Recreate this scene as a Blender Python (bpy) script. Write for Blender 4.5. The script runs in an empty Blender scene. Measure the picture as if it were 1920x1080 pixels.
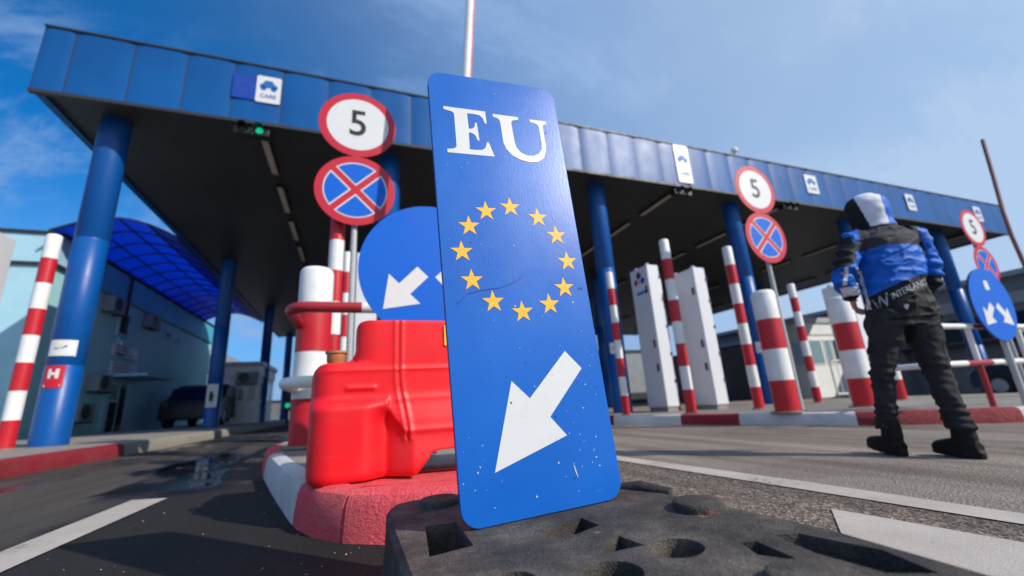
import bpy, bmesh, math, random
from math import radians as R, sin, cos, pi, sqrt, atan2, tan
from mathutils import Vector as V, Matrix, noise
from mathutils.bvhtree import BVHTree

S = bpy.context.scene
COL = S.collection
# ---------------------------------------------------------------- camera
CAM_H = 0.40
YAW, PITCH, ROLL = R(20.95), R(15.1), R(-3.6)
cd = bpy.data.cameras.new('camera'); cam = bpy.data.objects.new('camera', cd); COL.objects.link(cam)
_f = V((sin(YAW)*cos(PITCH), cos(YAW)*cos(PITCH), sin(PITCH)))
_r = V((cos(YAW), -sin(YAW), 0)); _u = _r.cross(_f)
_r2 = _r*cos(ROLL)+_u*sin(ROLL); _u2 = -_r*sin(ROLL)+_u*cos(ROLL)
cam.matrix_world = Matrix(((_r2.x, _u2.x, -_f.x, 0), (_r2.y, _u2.y, -_f.y, 0), (_r2.z, _u2.z, -_f.z, CAM_H), (0, 0, 0, 1)))
cd.sensor_width = 36; cd.lens = 789/1920*36; cd.clip_start = 0.02; cd.clip_end = 2000
cd.dof.use_dof = True; cd.dof.focus_distance = 0.92; cd.dof.aperture_fstop = 2.2
S.camera = cam
# ---------------------------------------------------------------- sky, sun, exposure
SUN_AZ, SUN_EL = R(42), R(36)          # azimuth from -y towards +x
sdir = V((sin(SUN_AZ)*cos(SUN_EL), -cos(SUN_AZ)*cos(SUN_EL), sin(SUN_EL)))
w = bpy.data.worlds.new('World'); S.world = w; w.use_nodes = True
nt = w.node_tree; nt.nodes.clear()
def N(nt, t, **k):
    n = nt.nodes.new(t)
    for a, b in k.items(): setattr(n, a, b)
    return n
out = N(nt, 'ShaderNodeOutputWorld'); bg = N(nt, 'ShaderNodeBackground'); bg.inputs[1].default_value = 0.085
sky = N(nt, 'ShaderNodeTexSky', sky_type='NISHITA', sun_disc=False)
sky.sun_elevation = SUN_EL; sky.sun_rotation = atan2(sdir.x, sdir.y)
sky.air_density = 1.0; sky.dust_density = 1.2; sky.ozone_density = 2.5; sky.altitude = 100
# thin high cloud: a veil that thickens towards the sun side, and wispy streaks elsewhere
tc = N(nt, 'ShaderNodeTexCoord'); L = nt.links.new
def wmath(op, a, b=None, c=None):
    m = N(nt, 'ShaderNodeMath', operation=op)
    for i, v in enumerate((a, b, c)):
        if v is None: continue
        if hasattr(v, 'links'): L(v, m.inputs[i])
        else: m.inputs[i].default_value = v
    return m.outputs[0]
def wrange(v, a, b, c=0.0, d=1.0):
    m = N(nt, 'ShaderNodeMapRange', interpolation_type='SMOOTHSTEP'); L(v, m.inputs[0])
    for i, q in zip((1, 2, 3, 4), (a, b, c, d)): m.inputs[i].default_value = q
    return m.outputs[0]
dt = N(nt, 'ShaderNodeVectorMath', operation='DOT_PRODUCT'); L(tc.outputs['Generated'], dt.inputs[0]); dt.inputs[1].default_value = (sin(SUN_AZ), -cos(SUN_AZ), 0)
def wnoise(scale, detail, rough, msc, rot, dist):
    mp = N(nt, 'ShaderNodeMapping'); mp.inputs['Scale'].default_value = msc; mp.inputs['Rotation'].default_value = rot
    n1 = N(nt, 'ShaderNodeTexNoise'); n1.inputs['Scale'].default_value = scale; n1.inputs['Detail'].default_value = detail; n1.inputs['Roughness'].default_value = rough; n1.inputs['Distortion'].default_value = dist
    L(tc.outputs['Generated'], mp.inputs[0]); L(mp.outputs[0], n1.inputs['Vector']); return n1.outputs[0]
soft = wnoise(1.7, 4, 0.5, (1, 1.3, 1.8), (0.3, 0.5, 0.5), 0.2)
wisp = wnoise(3.2, 10, 0.66, (0.8, 2.6, 1.7), (0.5, 0.35, 0.9), 0.25)
veil = wmath('MULTIPLY', wrange(dt.outputs['Value'], -0.80, -0.16), wrange(soft, 0.30, 0.62, 0.88, 1.0))
streak = wmath('MULTIPLY', wrange(wisp, 0.43, 0.68, 0.0, 0.78), wrange(soft, 0.36, 0.56))
sepz = N(nt, 'ShaderNodeSeparateXYZ'); L(tc.outputs['Generated'], sepz.inputs[0])
low = wmath('MULTIPLY', wmath('MULTIPLY', wrange(sepz.outputs[2], 0.46, 0.20), wrange(wisp, 0.36, 0.54, 0.45, 1.0)), 0.60)
cov = wmath('MINIMUM', wmath('ADD', wmath('ADD', wmath('MULTIPLY', veil, 0.80), wmath('MULTIPLY', streak, wmath('SUBTRACT', 1.0, wmath('MULTIPLY', veil, 0.8)))), wmath('ADD', low, wrange(sepz.outputs[2], 0.24, 0.02, 0.0, 0.45))), 0.93)
tint = N(nt, 'ShaderNodeMix', data_type='RGBA', blend_type='MULTIPLY'); tint.inputs[0].default_value = 1; tint.inputs[7].default_value = (0.08, 1.0, 1.75, 1)
vc = N(nt, 'ShaderNodeMix', data_type='RGBA'); vc.inputs[6].default_value = (3.1, 4.9, 8.2, 1); vc.inputs[7].default_value = (5.2, 6.9, 9.3, 1); L(wrange(dt.outputs['Value'], -0.32, 0.22), vc.inputs[0])
mx = N(nt, 'ShaderNodeMix', data_type='RGBA'); L(vc.outputs[2], mx.inputs[7])
L(sky.outputs[0], tint.inputs[6]); L(tint.outputs[2], mx.inputs[6]); L(cov, mx.inputs[0]); L(mx.outputs[2], bg.inputs[0]); L(bg.outputs[0], out.inputs[0])
sl = bpy.data.lights.new('sun', 'SUN'); sl.energy = 4.2; sl.angle = R(0.53); sl.color = (1, 0.93, 0.84)
so = bpy.data.objects.new('sun', sl); COL.objects.link(so); so.rotation_euler = sdir.to_track_quat('Z', 'Y').to_euler(); so.location = (20, -20, 30)
S.view_settings.view_transform = 'Standard'; S.view_settings.look = 'None'; S.view_settings.exposure = 0.12; S.view_settings.gamma = 1
# ---------------------------------------------------------------- materials
def ramp(nt, src, stops):
    r = N(nt, 'ShaderNodeValToRGB'); e = r.color_ramp.elements
    while len(e) < len(stops): e.new(0.5)
    for q, (p, c) in zip(e, stops): q.position = p; q.color = (*c, 1) if len(c) == 3 else c
    nt.links.new(src, r.inputs[0]); return r.outputs[0]
def noise_tex(nt, scale, detail=4, rough=0.55, vec=None, dist=0):
    n = N(nt, 'ShaderNodeTexNoise'); n.inputs['Scale'].default_value = scale; n.inputs['Detail'].default_value = detail
    n.inputs['Roughness'].default_value = rough; n.inputs['Distortion'].default_value = dist
    if vec is None:
        t = N(nt, 'ShaderNodeTexCoord'); vec = t.outputs['Object']
    nt.links.new(vec, n.inputs['Vector']); return n.outputs[0]
def mixc(nt, fac, a, b, mode='MIX'):
    m = N(nt, 'ShaderNodeMix', data_type='RGBA', blend_type=mode)
    for i, v in ((0, fac), (6, a), (7, b)):
        if hasattr(v, 'is_output') or hasattr(v, 'links'): nt.links.new(v, m.inputs[i])
        else: m.inputs[i].default_value = v if i == 0 else ((*v, 1) if len(v) == 3 else v)
    return m.outputs[2]
def math_(nt, op, a, b=None):
    m = N(nt, 'ShaderNodeMath', operation=op)
    for i, v in ((0, a), (1, b)):
        if v is None: continue
        if hasattr(v, 'links'): nt.links.new(v, m.inputs[i])
        else: m.inputs[i].default_value = v
    return m.outputs[0]
def bump(nt, h, bsdf, strength=0.3, dist=0.01):
    b = N(nt, 'ShaderNodeBump'); b.inputs['Strength'].default_value = strength; b.inputs['Distance'].default_value = dist
    nt.links.new(h, b.inputs['Height']); nt.links.new(b.outputs[0], bsdf.inputs['Normal'])
def base(name, col, rough=0.5, metal=0.0, spec=0.5):
    m = bpy.data.materials.new(name); m.use_nodes = True; nt = m.node_tree; b = nt.nodes['Principled BSDF']
    b.inputs['Base Color'].default_value = (*col, 1); b.inputs['Roughness'].default_value = rough; b.inputs['Metallic'].default_value = metal
    b.inputs['Specular IOR Level'].default_value = spec
    return m, nt, b
def paint(name, col, dirt=None, rough=0.4, scale=6, amt=0.35, fine=0.0, spec=0.5, lo=0.45, hi=0.75, coat=0.0):
    """painted surface: large soft dirt patches, fine speckle, roughness variation"""
    m, nt, b = base(name, col, rough, 0, spec)
    dirt = dirt or tuple(c*0.55 for c in col)
    n = noise_tex(nt, scale, 8, 0.65)
    f = ramp(nt, n, [(lo, (0, 0, 0)), (hi, (amt, amt, amt))])
    c = mixc(nt, f, col, dirt)
    if scale < 13: c = mixc(nt, ramp(nt, noise_tex(nt, 38, 7, 0.75), [(0.60, (0, 0, 0)), (0.69, (0.55,)*3)]), c, tuple(q*0.4+0.02 for q in dirt))
    nt.links.new(c, b.inputs['Base Color'])
    rr = ramp(nt, n, [(0.3, (rough*0.85,)*3), (0.7, (min(1, rough*1.25),)*3)]); nt.links.new(rr, b.inputs['Roughness'])
    if fine: bump(nt, noise_tex(nt, 90, 4, 0.6), b, fine, 0.004)
    if coat: b.inputs['Coat Weight'].default_value = coat; b.inputs['Coat Roughness'].default_value = 0.15
    return m
M = {}
M['white'] = paint('white_paint', (0.78, 0.78, 0.76), (0.45, 0.43, 0.38), 0.42, 5, 0.35)
M['red'] = paint('red_paint', (0.52, 0.008, 0.018), (0.36, 0.03, 0.035), 0.42, 5, 0.5)
M['red_rail'] = paint('red_rail_paint', (0.36, 0.016, 0.026), (0.26, 0.03, 0.03), 0.35, 9, 0.5)
M['col_blue'] = paint('column_blue_paint', (0.001, 0.080, 0.32), (0.002, 0.058, 0.24), 0.36, 3, 0.6, spec=0.4)
M['dark'] = paint('dark_metal', (0.025, 0.026, 0.03), None, 0.5)
M['grey'] = paint('galvanised_grey', (0.42, 0.43, 0.44), (0.3, 0.3, 0.3), 0.42, 12, 0.5)
M['lgrey'] = paint('pale_grey_panel', (0.58, 0.58, 0.58), (0.42, 0.42, 0.42), 0.5, 2, 0.4)
M['cab'] = paint('cabinet_white', (0.66, 0.67, 0.70), (0.5, 0.5, 0.5), 0.38, 3, 0.3)
M['black'] = paint('black_plastic', (0.012, 0.012, 0.014), None, 0.45)
M['soffit'] = None
M['sign_white'] = paint('sign_white', (0.69, 0.69, 0.68), (0.54, 0.54, 0.52), 0.38, 14, 0.3)
M['sign_red'] = paint('sign_red', (0.55, 0.012, 0.03), None, 0.38, 8, 0.2)
M['sign_blue'] = paint('sign_blue', (0.001, 0.12, 0.60), (0.001, 0.095, 0.48), 0.4, 4, 0.5, spec=0.3)
M['sign_navy'] = paint('sign_navy', (0.004, 0.05, 0.36), None, 0.38, 4, 0.4)
M['print_blue'] = paint('print_blue', (0.01, 0.13, 0.42), None, 0.5)
M['yellow'] = paint('sign_yellow', (0.90, 0.47, 0.012), (0.75, 0.36, 0.01), 0.42, 20, 0.35)
M['teal'] = paint('teal_render', (0.36, 0.60, 0.70), (0.28, 0.48, 0.58), 0.8, 1.4, 0.6, 0.15)
M['teal_side'] = paint('teal_render_side', (0.36, 0.68, 0.68), (0.29, 0.58, 0.60), 0.8, 1.2, 0.6, 0.15)  # teal copy for the shaded side wall, colour shifted greener to offset the shade
M['teal_band'] = paint('teal_fascia', (0.08, 0.46, 0.62), (0.07, 0.38, 0.52), 0.6, 1.5, 0.5)
M['wall_grey'] = paint('grey_cladding', (0.16, 0.16, 0.165), (0.11, 0.11, 0.115), 0.7, 1.2, 0.6)
M['band_grey'] = paint('mid_grey_cladding', (0.24, 0.26, 0.29), (0.16, 0.17, 0.19), 0.6, 1.5, 0.6)
M['beige'] = paint('beige_render', (0.45, 0.40, 0.34), (0.36, 0.31, 0.26), 0.8, 1.2, 0.5)
M['rubber_tyre'] = paint('tyre_rubber', (0.02, 0.02, 0.02), None, 0.8)
M['orange'] = paint('orange_plastic', (0.65, 0.10, 0.015), None, 0.5)
M['car_paint'] = paint('dark_car_paint', (0.02, 0.028, 0.05), None, 0.2, 3, 0.3, coat=0.6)
M['skin'] = paint('skin', (0.52, 0.27, 0.19), (0.45, 0.2, 0.14), 0.5, 25, 0.4)
m, nt, b = base('window_glass', (0.02, 0.035, 0.045), 0.06, 0, 0.8); M['glass'] = m
m, nt, b = base('pale_window_glass', (0.22, 0.33, 0.37), 0.08, 0, 0.8); M['glass_pale'] = m
m, nt, b = base('green_lamp', (0.0, 0.25, 0.12), 0.3); b.inputs['Emission Color'].default_value = (0.0, 1.0, 0.50, 1); b.inputs['Emission Strength'].default_value = 0.45; M['green'] = m

# fascia: satin blue cladding, slight oil-canning in every panel
m, nt, b = base('fascia_blue_cladding', (0.006, 0.10, 0.36), 0.30, 0.0, 0.55); M['fascia'] = m
b.inputs['Specular IOR Level'].default_value = 0.30
nn = noise_tex(nt, 0.9, 3, 0.5); c = ramp(nt, nn, [(0.35, (0.001, 0.072, 0.26)), (0.65, (0.001, 0.090, 0.31))]); L2 = nt.links.new; L2(c, b.inputs['Base Color'])
rr = ramp(nt, noise_tex(nt, 3, 5), [(0.3, (0.40,)*3), (0.7, (0.46,)*3)]); L2(rr, b.inputs['Roughness'])
bump(nt, noise_tex(nt, 1.3, 2), b, 0.12, 0.03)
# soffit: dark grey panel strips running away from the front
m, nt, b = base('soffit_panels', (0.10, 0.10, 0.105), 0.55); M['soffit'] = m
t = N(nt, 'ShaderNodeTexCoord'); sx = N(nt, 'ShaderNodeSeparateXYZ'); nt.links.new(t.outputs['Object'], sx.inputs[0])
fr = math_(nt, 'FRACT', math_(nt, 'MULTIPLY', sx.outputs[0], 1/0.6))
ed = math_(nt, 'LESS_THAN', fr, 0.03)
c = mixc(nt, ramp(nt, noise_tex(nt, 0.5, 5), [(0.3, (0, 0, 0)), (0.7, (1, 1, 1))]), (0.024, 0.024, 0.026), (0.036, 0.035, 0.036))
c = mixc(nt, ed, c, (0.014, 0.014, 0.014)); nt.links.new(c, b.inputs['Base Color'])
# EU plate: glossy blue film with chips, scuffs and a faint orange-peel
m, nt, b = base('eu_plate_film', (0.001, 0.14, 0.62), 0.31, 0, 0.55); M['eu'] = m
t = N(nt, 'ShaderNodeTexCoord').outputs['Object']
big = noise_tex(nt, 3.0, 4, 0.5, t)
c = ramp(nt, big, [(0.3, (0.0006, 0.100, 0.46)), (0.7, (0.0008, 0.134, 0.56))])
sc = N(nt, 'ShaderNodeMapping'); sc.inputs['Rotation'].default_value = (0, 0.5, 0); sc.inputs['Scale'].default_value = (9, 9, 90); nt.links.new(t, sc.inputs[0])
s1 = noise_tex(nt, 1.0, 3, 0.5, sc.outputs[0]); s2 = noise_tex(nt, 5.0, 3, 0.5, t)
sm = math_(nt, 'MULTIPLY', ramp(nt, s1, [(0.66, (0, 0, 0)), (0.74, (1, 1, 1))]), ramp(nt, s2, [(0.52, (0, 0, 0)), (0.7, (0.5, 0.5, 0.5))]))
c = mixc(nt, sm, c, (0.05, 0.22, 0.62))
sp = ramp(nt, noise_tex(nt, 160, 2, 0.5, t), [(0.745, (0, 0, 0)), (0.77, (1, 1, 1))]); c = mixc(nt, sp, c, (0.55, 0.6, 0.66))
nt.links.new(c, b.inputs['Base Color'])
nt.links.new(ramp(nt, noise_tex(nt, 7, 6, 0.7, t), [(0.3, (0.28,)*3), (0.75, (0.37,)*3)]), b.inputs['Roughness'])
pe = N(nt, 'ShaderNodeMapping'); pe.inputs['Scale'].default_value = (1, 1, 0.35); nt.links.new(t, pe.inputs[0])
bump(nt, noise_tex(nt, 170, 2, 0.5, pe.outputs[0]), b, 0.045, 0.003)
# barrier: rotational-moulded red plastic
m, nt, b = base('red_moulded_plastic', (0.72, 0.012, 0.012), 0.36, 0, 0.5); M['barrier'] = m
t = N(nt, 'ShaderNodeTexCoord').outputs['Object']
st = N(nt, 'ShaderNodeMapping'); st.inputs['Scale'].default_value = (3, 3, 60); nt.links.new(t, st.inputs[0])
sn = noise_tex(nt, 1.5, 5, 0.6, st.outputs[0])
c = ramp(nt, sn, [(0.35, (0.86, 0.004, 0.010)), (0.62, (0.82, 0.006, 0.012)), (0.8, (0.84, 0.035, 0.035))])
c = mixc(nt, ramp(nt, noise_tex(nt, 5, 7, 0.7, t), [(0.54, (0, 0, 0)), (0.78, (0.5,)*3)]), c, (0.36, 0.05, 0.045))
c = mixc(nt, ramp(nt, noise_tex(nt, 42, 6, 0.75, t), [(0.66, (0, 0, 0)), (0.74, (0.4,)*3)]), c, (0.62, 0.30, 0.28))
nt.links.new(c, b.inputs['Base Color']); bump(nt, sn, b, 0.07, 0.004)
nt.links.new(ramp(nt, noise_tex(nt, 9, 5, 0.6, t), [(0.3, (0.40,)*3), (0.7, (0.54,)*3)]), b.inputs['Roughness'])
# recycled rubber block
m, nt, b = base('recycled_rubber', (0.03, 0.03, 0.03), 0.8, 0, 0.3); M['rubber'] = m
t = N(nt, 'ShaderNodeTexCoord').outputs['Object']
c = ramp(nt, noise_tex(nt, 7, 8, 0.7, t), [(0.35, (0.030, 0.028, 0.027)), (0.5, (0.064, 0.055, 0.048)), (0.68, (0.14, 0.117, 0.096))])
vo = N(nt, 'ShaderNodeTexVoronoi'); vo.inputs['Scale'].default_value = 260; nt.links.new(t, vo.inputs['Vector'])
c = mixc(nt, 0.35, c, mixc(nt, 1.0, c, ramp(nt, vo.outputs['Color'], [(0.2, (0.4,)*3), (0.8, (1.6, 1.5, 1.4))]), 'MULTIPLY'))
pk = ramp(nt, noise_tex(nt, 10, 3, 0.5, t), [(0.70, (0, 0, 0)), (0.735, (0.9,)*3)]); c = mixc(nt, pk, c, (0.38, 0.12, 0.11))
nt.links.new(c, b.inputs['Base Color'])
bump(nt, math_(nt, 'ADD', vo.outputs['Distance'], noise_tex(nt, 60, 6, 0.7, t)), b, 0.35, 0.004)
# kerb paint: thick worn paint on concrete
def kerb(name, col, worn, amt):
    m, nt, b = base(name, col, 0.6, 0, 0.35)
    t = N(nt, 'ShaderNodeTexCoord').outputs['Object']
    c = mixc(nt, ramp(nt, noise_tex(nt, 3, 7, 0.65, t), [(0.35, (0, 0, 0)), (0.75, (amt,)*3)]), col, worn)
    c = mixc(nt, ramp(nt, noise_tex(nt, 35, 6, 0.7, t), [(0.62, (0, 0, 0)), (0.74, (0.4,)*3)]), c, (0.25, 0.17, 0.15))
    nt.links.new(c, b.inputs['Base Color'])
    bump(nt, math_(nt, 'ADD', noise_tex(nt, 26, 6, 0.65, t), math_(nt, 'MULTIPLY', noise_tex(nt, 110, 5, 0.65, t), 0.6)), b, 1.0, 0.02)
    return m
M['kerb_red'] = kerb('kerb_red_paint', (0.84, 0.065, 0.095), (0.80, 0.21, 0.20), 0.55)
M['kerb_red_dark'] = kerb('kerb_darker_red', (0.30, 0.012, 0.026), (0.26, 0.05, 0.05), 0.7)  # deeper red than the near island's kerb
M['kerb_white'] = kerb('kerb_white_paint', (0.74, 0.73, 0.72), (0.50, 0.48, 0.45), 0.6)
M['concrete'] = kerb('island_concrete', (0.34, 0.31, 0.27), (0.25, 0.22, 0.19), 0.8)
M['kerb_plain'] = kerb('plain_kerb_stone', (0.36, 0.33, 0.28), (0.28, 0.25, 0.21), 0.8)
# asphalt
m, nt, b = base('asphalt', (0.05, 0.05, 0.05), 0.85, 0, 0.4); M['asphalt'] = m
t = N(nt, 'ShaderNodeTexCoord').outputs['Object']; sx = N(nt, 'ShaderNodeSeparateXYZ'); nt.links.new(t, sx.inputs[0])
X_, Y_ = sx.outputs[0], sx.outputs[1]
vo = N(nt, 'ShaderNodeTexVoronoi'); vo.inputs['Scale'].default_value = 95; nt.links.new(t, vo.inputs['Vector'])
vs = N(nt, 'ShaderNodeTexVoronoi'); vs.inputs['Scale'].default_value = 260; nt.links.new(t, vs.inputs['Vector'])
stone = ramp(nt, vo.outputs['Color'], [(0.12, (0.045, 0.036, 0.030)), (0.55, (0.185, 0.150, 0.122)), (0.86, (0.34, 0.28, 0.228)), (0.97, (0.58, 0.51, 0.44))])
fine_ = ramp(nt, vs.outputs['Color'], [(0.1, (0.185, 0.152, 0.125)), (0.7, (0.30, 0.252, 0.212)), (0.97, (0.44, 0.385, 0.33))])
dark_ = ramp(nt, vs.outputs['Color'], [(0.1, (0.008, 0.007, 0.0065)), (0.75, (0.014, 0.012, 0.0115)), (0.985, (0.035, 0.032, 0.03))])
wob = math_(nt, 'MULTIPLY', math_(nt, 'SUBTRACT', noise_tex(nt, 1.5, 5, 0.6, t), 0.5), 0.5)
xw = math_(nt, 'ADD', X_, wob)
def step(v, a, b_):
    mr = N(nt, 'ShaderNodeMapRange'); mr.inputs[1].default_value = a; mr.inputs[2].default_value = b_; nt.links.new(v, mr.inputs[0]); return mr.outputs[0]
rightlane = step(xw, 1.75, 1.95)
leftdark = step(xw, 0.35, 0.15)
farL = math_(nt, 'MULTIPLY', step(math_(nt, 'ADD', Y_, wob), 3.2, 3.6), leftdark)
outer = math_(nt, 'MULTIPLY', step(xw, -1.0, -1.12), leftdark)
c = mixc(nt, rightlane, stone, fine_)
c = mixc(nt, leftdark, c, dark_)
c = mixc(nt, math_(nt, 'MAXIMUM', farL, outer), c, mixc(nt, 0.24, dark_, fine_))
tr = N(nt, 'ShaderNodeMapping'); tr.inputs['Scale'].default_value = (1.6, 0.12, 1); nt.links.new(t, tr.inputs[0])
tracks = noise_tex(nt, 1.6, 5, 0.6, tr.outputs[0])
c = mixc(nt, ramp(nt, tracks, [(0.40, (0.75,)*3), (0.62, (0, 0, 0))]), c, mixc(nt, 1, c, (0.45, 0.42, 0.40), 'MULTIPLY'))
c = mixc(nt, ramp(nt, noise_tex(nt, 0.7, 6, 0.6, t), [(0.45, (0, 0, 0)), (0.75, (0.5,)*3)]), c, mixc(nt, 1, c, (1.5, 1.36, 1.2), 'MULTIPLY'))
cw = N(nt, 'ShaderNodeVectorMath', operation='ADD'); nt.links.new(t, cw.inputs[0])
cn = N(nt, 'ShaderNodeTexNoise'); cn.inputs['Scale'].default_value = 3.5; cn.inputs['Detail'].default_value = 6; nt.links.new(t, cn.inputs['Vector'])
cs = N(nt, 'ShaderNodeVectorMath', operation='SCALE'); cs.inputs['Scale'].default_value = 0.55; nt.links.new(cn.outputs['Color'], cs.inputs[0]); nt.links.new(cs.outputs[0], cw.inputs[1])
ce = N(nt, 'ShaderNodeTexVoronoi', feature='DISTANCE_TO_EDGE'); ce.inputs['Scale'].default_value = 0.75; nt.links.new(cw.outputs[0], ce.inputs['Vector'])
crk = math_(nt, 'MULTIPLY', ramp(nt, ce.outputs['Distance'], [(0.0, (0.8,)*3), (0.007, (0, 0, 0))]), ramp(nt, noise_tex(nt, 0.6, 3, 0.5, t), [(0.46, (0, 0, 0)), (0.56, (1, 1, 1))]))
c = mixc(nt, crk, c, (0.012, 0.011, 0.010))
pt = ramp(nt, noise_tex(nt, 0.45, 2, 0.4, t), [(0.56, (0, 0, 0)), (0.575, (0.35,)*3)]); c = mixc(nt, pt, c, mixc(nt, 1, c, (0.55, 0.54, 0.53), 'MULTIPLY'))
oil = ramp(nt, noise_tex(nt, 2.2, 5, 0.6, t), [(0.66, (0, 0, 0)), (0.76, (0.6,)*3)]); c = mixc(nt, oil, c, mixc(nt, 1, c, (0.4, 0.39, 0.38), 'MULTIPLY'))
# rain water left standing in the left lane
wm = N(nt, 'ShaderNodeMapping'); wm.inputs['Scale'].default_value = (1.1, 0.42, 1); wm.inputs['Location'].default_value = (0.2, 0.6, 0); nt.links.new(t, wm.inputs[0])
wet = ramp(nt, noise_tex(nt, 1.3, 4, 0.5, wm.outputs[0]), [(0.50, (0, 0, 0)), (0.56, (1, 1, 1))])
wet = math_(nt, 'MULTIPLY', wet, math_(nt, 'MULTIPLY', step(xw, -0.6, -0.8), math_(nt, 'MULTIPLY', step(Y_, 2.9, 3.3), step(Y_, 12, 9))))
c = mixc(nt, wet, c, mixc(nt, 1, c, (0.30, 0.30, 0.32), 'MULTIPLY'))
nt.links.new(c, b.inputs['Base Color'])
nt.links.new(mixc(nt, wet, (0.85,)*3, (0.03,)*3), b.inputs['Roughness'])
bn = N(nt, 'ShaderNodeBump'); bn.inputs['Distance'].default_value = 0.009
nt.links.new(math_(nt, 'SUBTRACT', 0.75, math_(nt, 'MULTIPLY', wet, 0.74)), bn.inputs['Strength'])
nt.links.new(math_(nt, 'ADD', vo.outputs['Distance'], math_(nt, 'MULTIPLY', vs.outputs['Distance'], 0.4)), bn.inputs['Height']); nt.links.new(bn.outputs[0], b.inputs['Normal'])
# worn road paint
m, nt, b = base('road_paint', (0.5, 0.5, 0.48), 0.7); M['road_paint'] = m
t = N(nt, 'ShaderNodeTexCoord').outputs['Object']
vo = N(nt, 'ShaderNodeTexVoronoi'); vo.inputs['Scale'].default_value = 170; nt.links.new(t, vo.inputs['Vector'])
c = ramp(nt, noise_tex(nt, 2.5, 7, 0.7, t), [(0.3, (0.50, 0.445, 0.39)), (0.7, (0.36, 0.315, 0.27))])
wr = ramp(nt, math_(nt, 'ADD', math_(nt, 'MULTIPLY', noise_tex(nt, 45, 6, 0.75, t), 0.6), math_(nt, 'MULTIPLY', noise_tex(nt, 4, 5, 0.6, t), 0.4)), [(0.56, (0, 0, 0)), (0.64, (0.85,)*3)])
c = mixc(nt, wr, c, (0.07, 0.06, 0.052)); nt.links.new(c, b.inputs['Base Color'])
bump(nt, math_(nt, 'ADD', vo.outputs['Distance'], noise_tex(nt, 60, 5, 0.7, t)), b, 0.25, 0.003)
# blue polycarbonate
m = bpy.data.materials.new('blue_polycarbonate'); m.use_nodes = True; nt = m.node_tree; M['poly'] = m
b = nt.nodes['Principled BSDF']; b.inputs['Base Color'].default_value = (0.004, 0.085, 0.62, 1); b.inputs['Roughness'].default_value = 0.3
tl = N(nt, 'ShaderNodeBsdfTranslucent'); tl.inputs[0].default_value = (0.002, 0.20, 0.80, 1)
ms = N(nt, 'ShaderNodeMixShader'); ms.inputs[0].default_value = 0.6
nt.links.new(b.outputs[0], ms.inputs[1]); nt.links.new(tl.outputs[0], ms.inputs[2]); nt.links.new(ms.outputs[0], nt.nodes['Material Output'].inputs[0])
# fabrics
def fabric(name, col, col2, rough=0.75, sheen=0.2, scale=9):
    m, nt, b = base(name, col, rough, 0, 0.3); t = N(nt, 'ShaderNodeTexCoord').outputs['Object']
    nt.links.new(ramp(nt, noise_tex(nt, scale, 6, 0.6, t), [(0.3, col2), (0.7, col)]), b.inputs['Base Color'])
    bump(nt, noise_tex(nt, 300, 2, 0.5, t), b, 0.2, 0.002); return m
M['jk_blue'] = fabric('jacket_blue', (0.001, 0.13, 0.58), (0.001, 0.085, 0.42), 0.6)
M['jk_black'] = fabric('jacket_black', (0.010, 0.010, 0.012), (0.006, 0.006, 0.007), 0.7)
M['jk_yoke'] = fabric('jacket_charcoal', (0.045, 0.042, 0.055), (0.032, 0.030, 0.04), 0.8)
M['jk_white'] = fabric('jacket_white', (0.74, 0.75, 0.80), (0.62, 0.62, 0.68), 0.7)
M['jk_print'] = fabric('jacket_print', (0.42, 0.43, 0.46), (0.25, 0.25, 0.27), 0.7, 0.2, 60)
M['trousers'] = fabric('trousers_charcoal', (0.036, 0.036, 0.038), (0.013, 0.013, 0.014), 0.85, 0.2, 6)
M['boot'] = fabric('boot_black', (0.006, 0.006, 0.006), (0.004, 0.004, 0.004), 0.7)
M['star_dull'] = paint('faded_star_print', (0.05, 0.075, 0.20), None, 0.6)
M['boom_shaded'] = paint('shaded_red_boom', (0.22, 0.085, 0.075), None, 0.5)  # boom red with its shade mixed into the colour
M['cap'] = paint('cap_tan_plastic', (0.42, 0.20, 0.075), (0.3, 0.12, 0.04), 0.5, 20, 0.5)

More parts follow.
